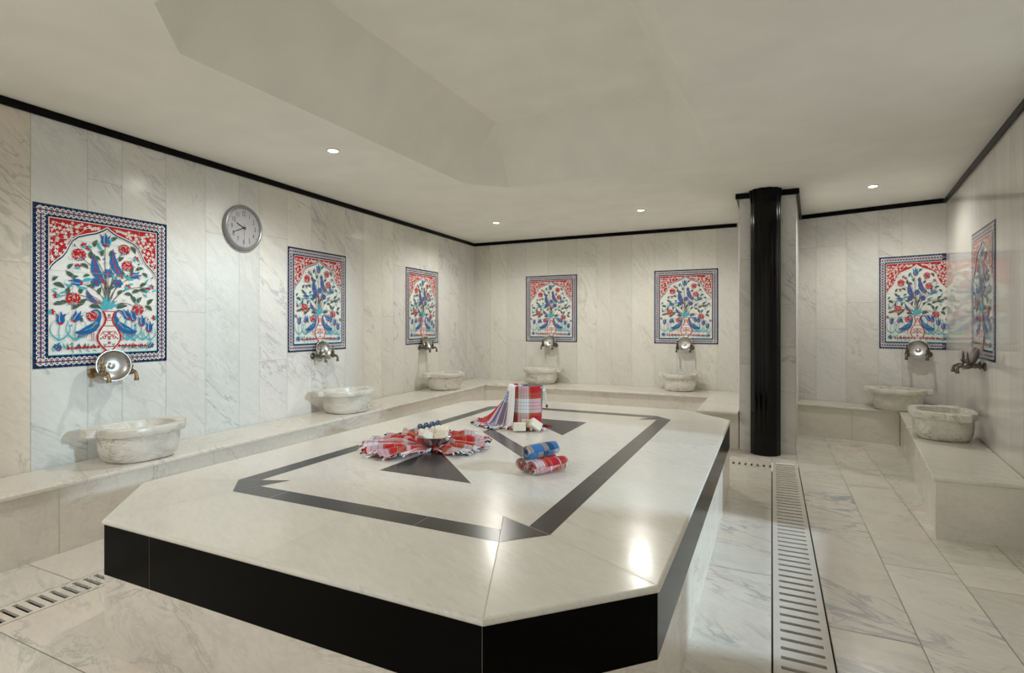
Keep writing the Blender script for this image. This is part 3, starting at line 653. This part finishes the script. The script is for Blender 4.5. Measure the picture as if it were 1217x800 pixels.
    for y, r, k in ((588, .052, 1), (605, .05, 1), (570, .04, -1), (620, .035, -1)):
        for s_ in (-1, 1): ribbon(curve((vc, zz(y - 12 * k)), (vc + s_ * r, zz(y)), .3 * s_ * k, 6), .007, 'red', .004)
    for y in (505, 575, 600, 618): disc((vc, zz(y)), .0105, 'red', 8); disc((vc, zz(y)), .005, 'teal', 6)
    for s_ in (-1, 1):
        disc((vc + s_ * .030, zz(595)), .012, 'red', 8); disc((vc + s_ * .030, zz(595)), .006, 'white', 6); disc((vc + s_ * .052, zz(600)), .007, 'teal', 6); disc((vc + s_ * .022, zz(625)), .007, 'teal', 6)
    # joints between the glazed tiles
    for x in (.2, .4, .6): 
        if x < cut: shape([(x - .0008, 0), (x + .0008, 0), (x + .0008, 1), (x - .0008, 1)], 'grey', 2)
    for z in (.2, .4, .6, .8): shape([(0, z - .0008), (xr, z - .0008), (xr, z + .0008), (0, z + .0008)], 'grey', 2)
    me = mb.build(name, [PAL[k] for k in PN]); return me
FOUNT = [(LW, .572), (LW, 2.588), (LW, 4.590), (BW, 1.345), (BW, 3.302), (RB, 1.16), (RW, 1.75)]
WHERE = ['nearest on the left wall', 'on the left wall right of the clock', 'on the left wall nearest the far corner', 'on the back wall above the bucket', 'on the back wall left of the pillar', 'on the back wall right of the black column', 'on the right side wall']
p0 = make_panel_mesh('tile_panel')
PLAB = ['largest looking flower vase tile panel, left of the clock on left wall', 'flower vase tile panel on left wall just right of the clock', 'flower vase tile panel on left wall closest to the far corner',
        'flower vase tile panel on back wall above the metal bucket', 'flower vase tile panel on back wall next to the pillar', 'flower vase tile panel right of black column, cut off at room corner', 'flower vase tile panel seen edge on along the right wall']
for i, (w, a) in enumerate(FOUNT):
    if i == 5: o = make_panel_mesh('tile_panel', squeeze=.6 / .722, cut=.722); o.location = w.p(.81 + .4 * .6 / .722, .0, .99)
    else: o = p0 if i == 0 else p0.copy(); o.location = w.p(a, 0, .99)
    if i not in (0, 5): COL.objects.link(o)
    o.rotation_euler = (0, 0, w.rz); tag(o, PLAB[i], 'tile panel', 'painted flower vase tile panels')
    if i in (0, 1, 2): o.scale.x = 1.04

# ------------------------------------------------------------------ wall taps and hanging bowls
def make_tap(mat):
    r = empty('wall_tap', (0, 0, 0))
    Y = Matrix.Rotation(-PI / 2, 4, 'X')      # lathe axis z -> +y
    mb = MB(); mb.lathe([(.001, .0), (.031, .0), (.032, .006), (.026, .012), (.015, .018), (.001, .018)], 20, T=Matrix.Translation((0, .002, 0)) @ Y); mb.build('flange', mat, r, smooth=True)
    mb = MB(); mb.lathe([(.011, .012), (.012, .05), (.016, .055), (.016, .072), (.012, .078), (.019, .09), (.022, .105), (.019, .12), (.013, .128), (.013, .145), (.0005, .148)], 16, T=Y)
    mb.tube([(0, .135, .0), (0, .150, -.002), (0, .162, -.012), (0, .166, -.028), (0, .166, -.046)], [.012, .012, .011, .011, .013], 12)
    mb.lathe([(.010, -.058), (.0145, -.057), (.0145, -.040), (.011, -.038)], 12, T=Matrix.Translation((0, .166, 0)), cap0=True)
    mb.build('spout', mat, r, smooth=True)
    mb = MB(); mb.lathe([(.014, .015), (.014, .030), (.018, .034), (.018, .042), (.010, .046), (.008, .058), (.011, .064), (.008, .074), (.005, .096), (.002, .108)], 12, T=Matrix.Translation((0, .105, 0)), cap0=True, cap1=True)
    mb.tube([(-.024, .105, .066), (0, .105, .068), (.024, .105, .066)], [.0045, .006, .0045], 8)
    mb.build('handle', mat, r, smooth=True); return r
def make_bowl(name, mat, r=.095, h=.042):
    mb = MB()
    prof = [(.0, .004), (.012, .007), (.017, .004), (.022, .001)] if False else []
    out = [(.004, 0), (.03, 0), (.055, .004), (.075, .014), (.088, .028), (r, h), (r + .003, h + .001), (r + .003, h + .004), (r - .001, h + .004)]
    inn = [(.086, .030), (.073, .0175), (.053, .0075), (.032, .0035), (.024, .0035), (.018, .009), (.010, .012), (.001, .013)]
    mb.lathe(out + inn, 40, cap0=True, cap1=True); return mb.build(name, mat, None, smooth=True, angle=40)
tapA, tapB = make_tap(M['brass']), make_tap(M['tap'])
bowl0 = make_bowl('hanging_bowl', M['silver'])
first = {'brass': True, 'tap': True}
TL = ['brass tap on the left side of the bowl under the nearest tile panel', 'brass tap on the right side of the bowl under the nearest tile panel',
      'dark tap left of the bowl under the tile panel beside the clock', 'dark tap right of the bowl under the tile panel beside the clock',
      'dark tap left of the bowl nearest the far left corner', 'dark tap right of the bowl nearest the far left corner',
      'dark tap left of the bowl on the back wall behind the bucket', 'dark tap right of the bowl on the back wall behind the bucket',
      'dark tap left of the bowl on the back wall beside the pillar', 'dark tap right of the bowl on the back wall beside the pillar',
      'dark tap left of the bowl in the back right alcove', 'dark tap right of the bowl in the back right alcove',
      'farther dark tap jutting from the right side wall', 'nearer dark tap jutting from the right side wall']
BL = ['round metal bowl leaning between brass taps under the nearest tile panel', 'round metal bowl leaning between taps beside the clock panel', 'round metal bowl leaning between taps nearest far left corner',
      'round metal bowl leaning between taps on back wall behind bucket', 'round metal bowl leaning between taps on back wall beside pillar', 'round metal bowl leaning between taps in the back right alcove', 'round metal bowl seen from the side between taps on right wall']
ZT = .940
for i, (w, a) in enumerate(FOUNT):
    for s_, dx in ((0, -.088), (1, .088)):
        src = tapA if i == 0 else tapB; key = 'brass' if i == 0 else 'tap'
        if first[key]: t = src; first[key] = False
        else: t = copy_tree(src)
        t.location = w.p(a + dx, 0, ZT); t.rotation_euler = (0, 0, w.rz); tag(t, TL[2 * i + s_], 'tap', 'wall taps')
    b = bowl0 if i == 0 else bowl0.copy()
    if i: COL.objects.link(b)
    yaw = [-.18, -.08, -.05, .05, .0, .0, .0][i]; tilt = [-1.45, -1.25, -1.22, -1.22, -1.25, -1.22, -1.15][i]
    # bowl axis (z) turned to face out of the wall and a little upward
    b.rotation_euler = (Matrix.Rotation(w.rz + yaw, 4, 'Z') @ Matrix.Rotation(tilt, 4, 'X')).to_euler()
    if i == 0: b.scale = (1.04, 1.04, 1.0)
    b.location = w.p(a - (.01 if i == 0 else 0), [.062, .036, .036, .036, .036, .036, .04][i], ZT + [.043, .040, .04, .04, .04, .04, .04][i]); tag(b, BL[i], 'bowl', 'metal bowls hung at the taps')

# ------------------------------------------------------------------ marble basins
def basin_mesh():
    mb = MB(); n = 144
    def rad(a, hw, fy, by, ex=2.6, ears=False, inset=0.):
        ca, sa = math.cos(a), math.sin(a); hy = fy if sa > 0 else by
        r = (abs(ca / hw) ** ex + abs(sa / hy) ** ex) ** (-1 / ex)
        if ears:
            # side lugs: a bar across the back part
            x1, ya, yb = .302 - inset, .015 - inset, -.125 + inset
            best = 0
            for k in range(1, 70):
                t = k * .0045
                if abs(t * ca) <= x1 and yb <= t * sa <= ya: best = t
            r = max(r, best)
        return r
    def loop(hw, fy, by, z, ex=2.6, ears=False, inset=0.):
        return [(rad(a, hw, fy, by, ex, ears, inset) * math.cos(a), rad(a, hw, fy, by, ex, ears, inset) * math.sin(a), z) for a in [2 * PI * i / n for i in range(n)]]
    ls = [loop(.165, .155, .13, 0), loop(.185, .172, .148, .006), loop(.205, .190, .163, .03), loop(.217, .199, .170, .07), loop(.223, .203, .174, .11), loop(.224, .204, .175, .168),
          loop(.246, .224, .188, .1725, 2.8, True, .003), loop(.249, .227, .190, .178, 2.8, True), loop(.249, .227, .190, .217, 2.8, True), loop(.246, .224, .187, .222, 2.8, True, .004),
          loop(.205, .182, .140, .222, 2.4), loop(.200, .178, .136, .218, 2.4), loop(.192, .170, .128, .16, 2.4), loop(.170, .15, .11, .08, 2.3), loop(.11, .10, .07, .05, 2.0), loop(.02, .02, .02, .045, 2.0)]
    mb.loft(ls, 0, True, True)
    return mb.build('marble_basin', M['basin'], None, smooth=True, angle=32)
b0 = basin_mesh()
BP = [(LW, .62, .25, -.14, 1.0), (LW, 2.66, .29, -.34, 1.03), (LW, 4.67, .29, -.34, 1.02), (BW, 1.29, .22, 0.0, 1.03), (BW, 3.265, .215, .05, .90), (RB, 1.0, .215, .05, 1.0), (RW, 1.70, .225, 0.0, 1.02)]
BN = ['marble basin on left bench closest to camera, under the largest tile panel', 'marble basin on left bench under the tile panel beside the clock', 'marble basin on left bench closest to the far corner',
      'marble basin on back bench partly behind the metal bucket', 'marble basin on back bench beside the pillar', 'marble basin on the short bench in the back right alcove', 'marble basin on the right bench in front of the side wall taps']
for i, (w, a, off, rot, sc) in enumerate(BP):
    b = b0 if i == 0 else b0.copy()
    if i: COL.objects.link(b)
    b.location = w.p(a, off, (ZB if i < 5 else ZR) + .0003); b.rotation_euler = (0, 0, w.rz + rot); b.scale = (sc, sc, 1.0)
    tag(b, BN[i], 'basin', 'carved marble basins')

# ------------------------------------------------------------------ wall clock
clk = empty('wall_clock', LW.p(1.650, .002, 2.072), LW.rz); Y = Matrix.Rotation(-PI / 2, 4, 'X')
mb = MB(); mb.lathe([(.150, 0), (.186, .0), (.192, .010), (.192, .030), (.186, .040), (.176, .043), (.168, .038), (.164, .026), (.160, .024)], 64, T=Y, cap0=True); mb.build('rim', M['clock_grey'], clk, smooth=True)
mb = MB(); mb.lathe([(.001, .0265), (.163, .0265)], 64, T=Y, cap0=True); mb.build('dial', M['clock_face'], clk)
nums = MB()
def text_into(mb, s, size, cx, cz, y):
    cu = D.curves.new('numeral', 'FONT'); cu.body = s; cu.size = size; cu.align_x = 'CENTER'; cu.align_y = 'CENTER'; cu.resolution_u = 3
    ob = D.objects.new('numeral', cu); COL.objects.link(ob); dg = bpy.context.evaluated_depsgraph_get(); me = ob.evaluated_get(dg).to_mesh()
    ids = [mb.vert((-(v.co.x * .8 + cx), y, v.co.y * 1.15 + cz)) for v in me.vertices]
    for f in me.polygons: mb.face([ids[k] for k in f.vertices])
    ob.evaluated_get(dg).to_mesh_clear(); D.objects.remove(ob); D.curves.remove(cu)
for h in range(1, 13):
    a = PI / 2 - h * PI / 6; nm = MB(); text_into(nm, str(h), .050, .118 * math.cos(a), .118 * math.sin(a), .0275); nm.build('numeral', M['ink'], clk)
for k in range(60):
    a = k * PI / 30; r0, r1, w = (.146, .155, .0022) if k % 5 == 0 else (.150, .154, .0009)
    d = Vector((math.cos(a), 0, math.sin(a))); e = Vector((-d.z, 0, d.x)) * w
    nums.poly([d * r0 + e + Vector((0, .0275, 0)), d * r0 - e + Vector((0, .0275, 0)), d * r1 - e + Vector((0, .0275, 0)), d * r1 + e + Vector((0, .0275, 0))])
nums.build('minute_marks', M['ink'], clk)
def hand(name, deg, L, back, w, y, mat):
    a = math.radians(90 - deg); d = Vector((-math.cos(a), 0, math.sin(a))); e = Vector((-d.z, 0, d.x)); mb = MB()
    q = [d * -back + e * w, d * -back - e * w, d * L - e * w * .7, d * L + e * w * .7]
    lo = [mb.vert(p + Vector((0, y, 0))) for p in q]; hi = [mb.vert(p + Vector((0, y + .002, 0))) for p in q]
    for i in range(4): mb.face((lo[i], lo[(i + 1) % 4], hi[(i + 1) % 4], hi[i]))
    mb.face(lo); mb.face(hi); mb.build(name, mat, clk)
hand('hour_hand', 294, .082, .022, .0045, .029, M['ink']); hand('minute_hand', 246, .118, .022, .003, .032, M['ink']); hand('second_hand', 180, .12, .03, .0008, .035, M['clock_grey'])
mb = MB(); mb.lathe([(.001, .026), (.006, .026), (.006, .038), (.001, .039)], 14, T=Y); mb.build('hub', M['ink'], clk)
tag(clk, 'round grey wall clock hanging on the left marble wall', 'clock')

# ------------------------------------------------------------------ ceiling downlights
dl = empty('downlight', (0, 0, 0))
mb = MB(); mb.lathe([(.034, -.002), (.036, -.008), (.046, -.009), (.050, -.004), (.050, -.0005), (.034, -.0005)], 32); mb.build('trim_ring', M['ring'], dl, smooth=True)
mb = MB(); mb.lathe([(.001, -.004), (.034, -.004)], 32, cap0=True); mb.build('lens', M['lens'], dl)
DLAB = ['ceiling downlight nearest, between the clock and the ceiling recess', 'ceiling downlight in the far left corner above the back wall', 'ceiling downlight left of the black column over the back wall', 'ceiling downlight right of the black column over the alcove']
for i, (x, y) in enumerate(LAMPS):
    o = dl if i == 0 else copy_tree(dl); o.location = (x, y, ZC); tag(o, DLAB[i], 'downlight', 'recessed ceiling downlights')

# ------------------------------------------------------------------ things on the platform
Rv = Vector((math.cos(TH), math.sin(TH), 0)); Fv = Vector((-math.sin(TH), math.cos(TH), 0))
ZT0 = ZP + .0006
def cloth_build(name, mat, grid, uvs, parent=None, thick=.003):
    """grid[i][j] of points -> cloth sheet with thickness"""
    mb = MB(); ids = [[mb.vert(p) for p in row] for row in grid]
    for i, row in enumerate(ids):
        for j, k in enumerate(row): mb.uv[k] = uvs[i][j]
    for i in range(len(ids) - 1):
        for j in range(len(ids[0]) - 1): mb.face((ids[i][j], ids[i][j + 1], ids[i + 1][j + 1], ids[i + 1][j]))
    o = mb.build(name, mat, parent, smooth=True, angle=180)
    md = o.modifiers.new('thickness', 'SOLIDIFY'); md.thickness = thick; md.offset = 1.0
    return o
def tassels(pts_dirs, parent, mats, L=.03, r=.0035, name='fringe', seed=1):
    rn = random.Random(seed); mb = MB()
    for p, d in pts_dirs:
        p = Vector(p); d = Vector(d).normalized(); l = L * rn.uniform(.6, 1.2); side = Vector((-d.y, d.x, 0)) * rn.uniform(-.35, .35)
        q = p + (d + side) * l; q.z = max(r * 1.2, q.z - .004); mid = (p + q) / 2 + Vector((0, 0, rn.uniform(0, .006)))
        mb.tube([p, mid, q], [r * .7, r, r * 1.25], 6, rn.randrange(len(mats)))
    o = mb.build(name, mats, parent, smooth=True); o['kind'] = 'stuff'; return o

# bucket with draped cloths
bc = Vector((-1.613, 3.660, ZT0)); BR0, BR1, BH = .104, .116, .296
bucket = empty('metal_bucket', bc)
mb = MB(); mb.lathe([(.001, 0), (BR0 - .004, 0), (BR0, .004), (BR0 + .001, .02), (BR0 + .003, .025), (BR0 + .002, .03), (BR1 - .001, BH - .012), (BR1 + .003, BH - .008), (BR1 + .004, BH - .002), (BR1 + .001, BH), (BR1 - .003, BH - .003), (BR1 - .0035, BH - .012), (BR0 - .003, .008), (.001, .008)], 56)
mb.build('body', M['zinc'], bucket, smooth=True)
hb_ = math.atan2(-Fv.y, -Fv.x)                # small swing handle hung from two lugs on the right of the rim
def rimp(b, r, z): return Vector((r * math.cos(hb_ + b), r * math.sin(hb_ + b), z))
for b in (1.12, 1.62):
    mb = MB(); mb.lathe([(.001, -.006), (.010, -.006), (.012, 0), (.010, .006), (.001, .006)], 14, T=Matrix.Translation(rimp(b, BR1 + .008, BH - .025)) @ Matrix.Rotation(hb_ + b, 4, 'Z') @ Matrix.Rotation(PI / 2, 4, 'Y'))
    mb.build('handle_lug', M['ring'], bucket, smooth=True)
arc = []; grip = []
for k in range(25):
    t = k / 24; d = (1 - abs(2 * t - 1) ** 3.2)
    q = rimp(1.12 + .5 * t, BR1 + .013 + .016 * d, BH - .025 - .125 * d); arc.append(q)
    if 6 <= k <= 18: grip.append(q)
mb = MB(); mb.tube(arc, .0032, 8); hd = mb.build('handle', M['ring'], bucket, smooth=True)
mb = MB(); mb.tube(grip, .0065, 10); mb.build('grip', M['grip'], hd, smooth=True)
tag(bucket, 'grey metal bucket with wire handle standing on the platform', 'bucket')

camdir = math.atan2(-Fv.y, -Fv.x)            # from the bucket toward the viewer
def drape(name, mat, a0, a1, foot, inside=.07, na=40, flare=0., pleat=.004, npl=5, gap=.006, su=1., sv=1., u0=0., v0=0., spread=1.0, seed=3, fold=0., cut_z=None, swing=0., fl1=None, fp=2.2):
    """cloth hung over the bucket's rim between two bearings, falling to the platform"""
    prof = []
    for k in range(6): prof.append((BR1 - .006 - gap, BH - inside + inside * k / 6))
    for k in range(7):
        t = PI * (1 - k / 6); prof.append((BR1 + .0005 + math.cos(t) * (.0075 + gap), BH + .001 + math.sin(t) * (.003 + gap * .3)))
    zlow = .010 if cut_z is None else cut_z
    for k in range(1, 22):
        t = k / 21; prof.append((BR1 + .008 + gap + flare * t ** fp, BH + (zlow - BH) * t))
    if cut_z is None:
        for k in range(1, 9): prof.append((prof[-1][0] + foot / 8, .008 + .007 * math.sin(k * 1.3 + seed)))
    ln = [0]
    for p, q in zip(prof, prof[1:]): ln.append(ln[-1] + math.hypot(q[0] - p[0], q[1] - p[1]))
    grid = []; uvs = []
    for (r, z), l in zip(prof, ln):
        row = []; ur = []; drop = max(0, min(1, (BH - z) / BH)) if l > inside else 0
        for i in range(na + 1):
            f = i / na; a = camdir + a0 + (a1 - a0) * (.5 + (f - .5) * (1 + (spread - 1) * drop)) + swing * drop ** 2
            rr = r + (((fl1 - flare) * f * drop ** fp) if fl1 is not None and l > inside else 0) + (pleat * (.25 + drop) * (1 + math.sin(f * PI * 2 * npl + seed + 1.5 * drop)) if l > inside else 0)
            zz = z
            if z < .03 and l > inside: zz = z + .006 * (1 + math.sin(f * 23 + seed)) * (1 if fold == 0 else fold); zz = max(zz, .0045)
            row.append(Vector((rr * math.cos(a), rr * math.sin(a), zz))); ur.append((u0 + f * su, v0 + l * sv))
        grid.append(row); uvs.append(ur)
    o = cloth_build(name, mat, grid, uvs); o.location = bc
    return o, grid
# viewer's left is negative bearing offset here
towel_w, g = drape('white_towel', M['white_cloth'], -1.80, -.70, .03, pleat=.006, npl=3, gap=.012, flare=.035, spread=1.0, seed=2, swing=.02)
tag(towel_w, 'white towel hanging over the left front of the metal bucket', 'towel')
cl_r, g = drape('plaid_cloth', M['plaid_red'], -.84, .80, .02, pleat=.002, npl=2, gap=.004, flare=.012, spread=1.0, seed=4, su=.85, sv=3.0, u0=.24, v0=.875)
tag(cl_r, 'red plaid cloth hanging down the front of the metal bucket', 'cloth', 'plaid cotton cloths')
last = g[-1]; tassels([(p, Vector((p.x, p.y, 0))) for p in last[::1]], cl_r, [M['fringe_red'], M['fringe_white'], M['fringe_white'], M['fringe_red'], M['fringe_dark'], M['fringe_red']], .05, .006, seed=4)
cl_t, g = drape('plaid_cloth', M['plaid_mixed'], -2.45, -1.15, .04, pleat=.008, npl=4, gap=.004, flare=.26, fl1=.045, spread=.85, fp=1.35, seed=6, su=1.0, sv=2.6, u0=0., v0=.0, swing=.22)
tag(cl_t, 'red and blue plaid cloth trailing left from the bucket rim', 'cloth', 'plaid cotton cloths')
tassels([(p, Vector((p.x, p.y, 0))) for p in g[-1]], cl_t, [M['fringe_white'], M['fringe_red'], M['fringe_white'], M['fringe_dark'], M['fringe_white']], .04, .0055, seed=8)

# soap bars
def soap_mesh():
    bm = bmesh.new(); bmesh.ops.create_cube(bm, size=1.0)
    for v in bm.verts: v.co = Vector((v.co.x * .088, v.co.y * .060, v.co.z * .034))
    bmesh.ops.bevel(bm, geom=bm.edges[:], offset=.006, segments=4, affect='EDGES', profile=.55)
    for s_ in (1, -1):                      # raised oval stamp on each broad face
        r = bmesh.ops.create_circle(bm, cap_ends=False, segments=36, radius=1.0)['verts']; lo = r
        for v in lo: v.co = Vector((v.co.x * .030, v.co.y * .019, s_ * .0168))
        r2 = bmesh.ops.create_circle(bm, cap_ends=False, segments=36, radius=1.0)['verts']
        for v in r2: v.co = Vector((v.co.x * .028, v.co.y * .017, s_ * .0184))
        r3 = bmesh.ops.create_circle(bm, cap_ends=False, segments=36, radius=1.0)['verts']
        for v in r3: v.co = Vector((v.co.x * .025, v.co.y * .014, s_ * .0171))
        for q, w in ((lo, r2), (r2, r3)):
            for i in range(36): bm.faces.new((q[i], q[(i + 1) % 36], w[(i + 1) % 36], w[i]))
    bmesh.ops.recalc_face_normals(bm, faces=bm.faces)
    me = D.meshes.new('soap_bar'); bm.to_mesh(me); bm.free(); me.materials.append(M['soap'])
    me.polygons.foreach_set('use_smooth', [True] * len(me.polygons)); me.set_sharp_from_angle(angle=math.radians(50)); return me
sm = soap_mesh()
def soap(loc, rot, label, group, sc=1.0):
    o = D.objects.new('soap_bar', sm); COL.objects.link(o); o.location = loc; o.rotation_euler = rot; o.scale = (sc, sc, sc); tag(o, label, 'soap', group); return o
def at(r, f, z): return Rv * r + Fv * f + Vector((0, 0, z))
fr = bc.dot(Fv); rr = bc.dot(Rv)
G1 = 'soap bars in front of the bucket'
soap(at(rr - .062, fr - .215, ZT0 + .036), (PI / 2 - .22, 0, TH + .10), 'cream soap bar propped on edge at left, stamp facing forward, before the bucket', G1)
soap(at(rr + .000, fr - .168, ZT0 + .048), (PI / 2 - .15, 0.0, TH - .1), 'cream soap bar standing behind the other two before the bucket', G1)
soap(at(rr + .052, fr - .212, ZT0 + .050), (PI / 2 - .45, .62, TH + .35), 'cream soap bar tilted at right before the bucket', G1)

# bowl of soaps on a crumpled cloth
cb = Vector((-1.868, 2.770, ZT0))
def crumple():
    nt_, nr = 220, 26; rn = random.Random(11); grid = []; uvs = []; edge = []
    def bound(th):                            # outline, th measured from the viewer's right, anticlockwise seen from above
        d = math.degrees(th) % 360
        tab = [(0, .36), (20, .37), (45, .36), (80, .33), (120, .33), (150, .36), (180, .37), (200, .40), (222, .40), (240, .385), (255, .33), (266, .12), (282, .09), (296, .14), (306, .30), (322, .335), (340, .34), (360, .36)]
        for (a, ra), (b, rb) in zip(tab, tab[1:]):
            if a <= d <= b: t = (d - a) / (b - a); t = t * t * (3 - 2 * t); return ra + (rb - ra) * t
        return .36
    for i in range(nr + 1):
        f = i / nr; row = []; ur = []
        for j in range(nt_ + 1):
            th = 2 * PI * (j % nt_) / nt_; R = bound(th) * (1 + .035 * math.sin(th * 17) + .03 * mnoise.noise(Vector((math.cos(th) * 6, math.sin(th) * 6, 1))))
            R *= .96; r = .015 + (R - .015) * f
            ph = 3.2 * mnoise.noise(Vector((math.cos(th) * 1.6, math.sin(th) * 1.6, 4.0))) + 1.5 * f
            a = .5 + .5 * math.sin(17 * th + ph * 2.2)
            a2 = .5 + .5 * math.sin(37 * th + ph * 3 + 1)
            env = min(1, f * 2.2) * min(1, max(.25, (R - .08) / .2))
            back = .5 + .5 * math.sin(th)     # taller toward the back
            z = .005 + env * ((.026 + .030 * back) * a ** 1.3 + .012 * a2) * (1 + .35 * mnoise.noise(Vector((math.cos(th) * 4, f * 3, math.sin(th) * 4))))
            r2 = r + .010 * math.sin(9 * th + 4 * f) + .022 * (a - .5) * f ** 3
            p = Rv * (r2 * math.cos(th)) + Fv * (r2 * math.sin(th) * 1.0); p.z = z; row.append(p)
            ur.append((5.0 * th / (2 * PI) + .05 * math.sin(5 * th + 3 * f), .04 + .95 * f + .05 * math.sin(4 * th)))
        grid.append(row); uvs.append(ur)
    return grid, uvs
grid, uvs = crumple()
cl = cloth_build('plaid_cloth', M['plaid_gathered'], grid, uvs, thick=.0025); cl.location = cb
tag(cl, 'crumpled red plaid cloth spread on platform under the bowl of soaps', 'cloth', 'plaid cotton cloths')
tassels([(p + Vector((0, 0, .001)), Vector((p.x, p.y, 0))) for p in grid[-1][:-1:2]], cl, [M['fringe_white'], M['fringe_white'], M['fringe_dark'], M['fringe_red'], M['fringe_white']], .028, .0042, seed=3)
mb = MB()
mb.lathe([(.001, 0), (.030, 0), (.050, .006), (.072, .022), (.090, .046), (.100, .066), (.103, .067), (.103, .069), (.099, .070), (.087, .048), (.069, .025), (.048, .009), (.028, .004), (.001, .004)], 44)
sb = mb.build('soap_bowl', M['steel'], None, smooth=True, angle=40); BZ = ZT0 + .0105; sb.location = (cb.x, cb.y, BZ); sb.location += Rv * .035 - Fv * .02
tag(sb, 'metal bowl filled with soaps on the crumpled plaid cloth', 'bowl')
def inb(r, f, z): return Vector((sb.location.x, sb.location.y, BZ)) + Rv * r + Fv * f + Vector((0, 0, z))
G2 = 'soap bars in the metal bowl'
soap(inb(-.034, -.034, .068), (PI / 2 - .5, .75, TH + .35), 'cream soap bar at front left of the soap bowl, tilted on its corner', G2, .92)
soap(inb(.046, -.034, .064), (PI / 2 - .55, -.30, TH - .1), 'cream soap bar at front right of the soap bowl', G2, .92)
soap(inb(.040, .026, .096), (.35, .1, TH + .3), 'cream soap bar lying on top at back right of the soap bowl', G2, .92)
soap(inb(.006, -.008, .040), (PI / 2 - .25, .3, TH + .6), 'tan looking soap bar wedged low in the middle of the soap bowl', G2, .62)
soap(inb(-.070, .006, .064), (PI / 2 - .2, .9, TH + 1.2), 'cream soap bar against the left side of the soap bowl', G2, .8)
# little bottles with dark caps lying in the bowl
bt = empty('toiletry_bottle', (0, 0, 0))
mb = MB(); mb.lathe([(.004, -.040), (.0135, -.040), (.0155, -.036), (.0155, .028), (.014, .034), (.010, .037), (.010, .0385)], 20, cap0=True, cap1=True); mb.build('body', M['bottle'], bt, smooth=True)
mb = MB(); mb.lathe([(.0165, .0385), (.0165, .070), (.015, .073), (.004, .0735)], 20, cap0=True, cap1=True); mb.build('cap', M['navy_cap'], bt, smooth=True)
BTL = ['leftmost navy capped white bottle leaning in the soap bowl', 'second navy capped white bottle from left in the soap bowl', 'third navy capped white bottle from left in the soap bowl', 'rightmost navy capped white bottle leaning in the soap bowl']
for k in range(4):
    o = bt if k == 0 else copy_tree(bt); o.location = inb(-.088 + .036 * k, .052 + .006 * k, .064 + .006 * k)
    o.rotation_euler = (Matrix.Rotation(TH, 4, 'Z') @ Matrix.Rotation(-.35, 4, 'Y') @ Matrix.Rotation(-.85, 4, 'X')).to_euler()
    tag(o, BTL[k], 'bottle', 'small bottles in the soap bowl')

# rolled towels
def roll(name, mat, r, L, turns, seed, label, loc, rz, su, sv, u0, v0, skew):
    rn = random.Random(seed); n = int(turns * 34); m = 16; grid = []; uvs = []; l = 0; prev = None
    for i in range(n + 1):
        t = i / n; a = -t * turns * 2 * PI + 4.4; rad_ = .006 + (r - .006) * t; rad_ *= 1 + .03 * math.sin(3 * a + seed)
        p2 = Vector((rad_ * math.cos(a), rad_ * math.sin(a)))
        if prev is not None: l += (p2 - prev).length
        prev = p2; row = []; ur = []
        for j in range(m + 1):
            f = j / m; x = (f - .5) * L + .006 * math.sin(a * 1.3 + seed) + (1 - t) * .004
            k = 1 - .10 * (abs(f - .5) * 2) ** 4
            row.append(Vector((x, p2.x * k, p2.y * k))); ur.append((u0 + su * (x + skew * l), v0 + sv * (l - skew * x)))
        grid.append(row); uvs.append(ur)
    o = cloth_build(name, mat, grid, uvs, thick=.0035); o.location = loc; o.rotation_euler = (0, 0, rz); tag(o, label, 'towel', 'rolled plaid towels'); return o
ax = math.atan2(.585, .811); axd = Rv * math.cos(ax) + Fv * math.sin(ax); pxd = -Rv * math.sin(ax) + Fv * math.cos(ax)
r3 = at(.180, 2.752, 0)
roll('rolled_towel', M['plaid_roll'], .0365, .215, 3.2, 1, 'red and white plaid towel roll lying at front right of the stack', r3 + Vector((0, 0, ZT0 + .0405)), TH + ax, 4.0, 3.3, .55, .05, .35)
roll('rolled_towel', M['plaid_roll'], .0365, .205, 3.2, 2, 'red plaid towel roll lying at back left of the stack', r3 + pxd * .083 - axd * .004 + Vector((0, 0, ZT0 + .0405)), TH + ax - .05, 3.1, 3.1, .62, .5, .2)
roll('rolled_towel', M['plaid_blue'], .0365, .205, 3.2, 5, 'blue plaid towel roll resting on top of two red rolls', r3 + pxd * .040 - axd * .012 + Vector((0, 0, ZT0 + .0405 + .0685)), TH + ax + .06, 4.2, 4.2, .48, .1, .25)
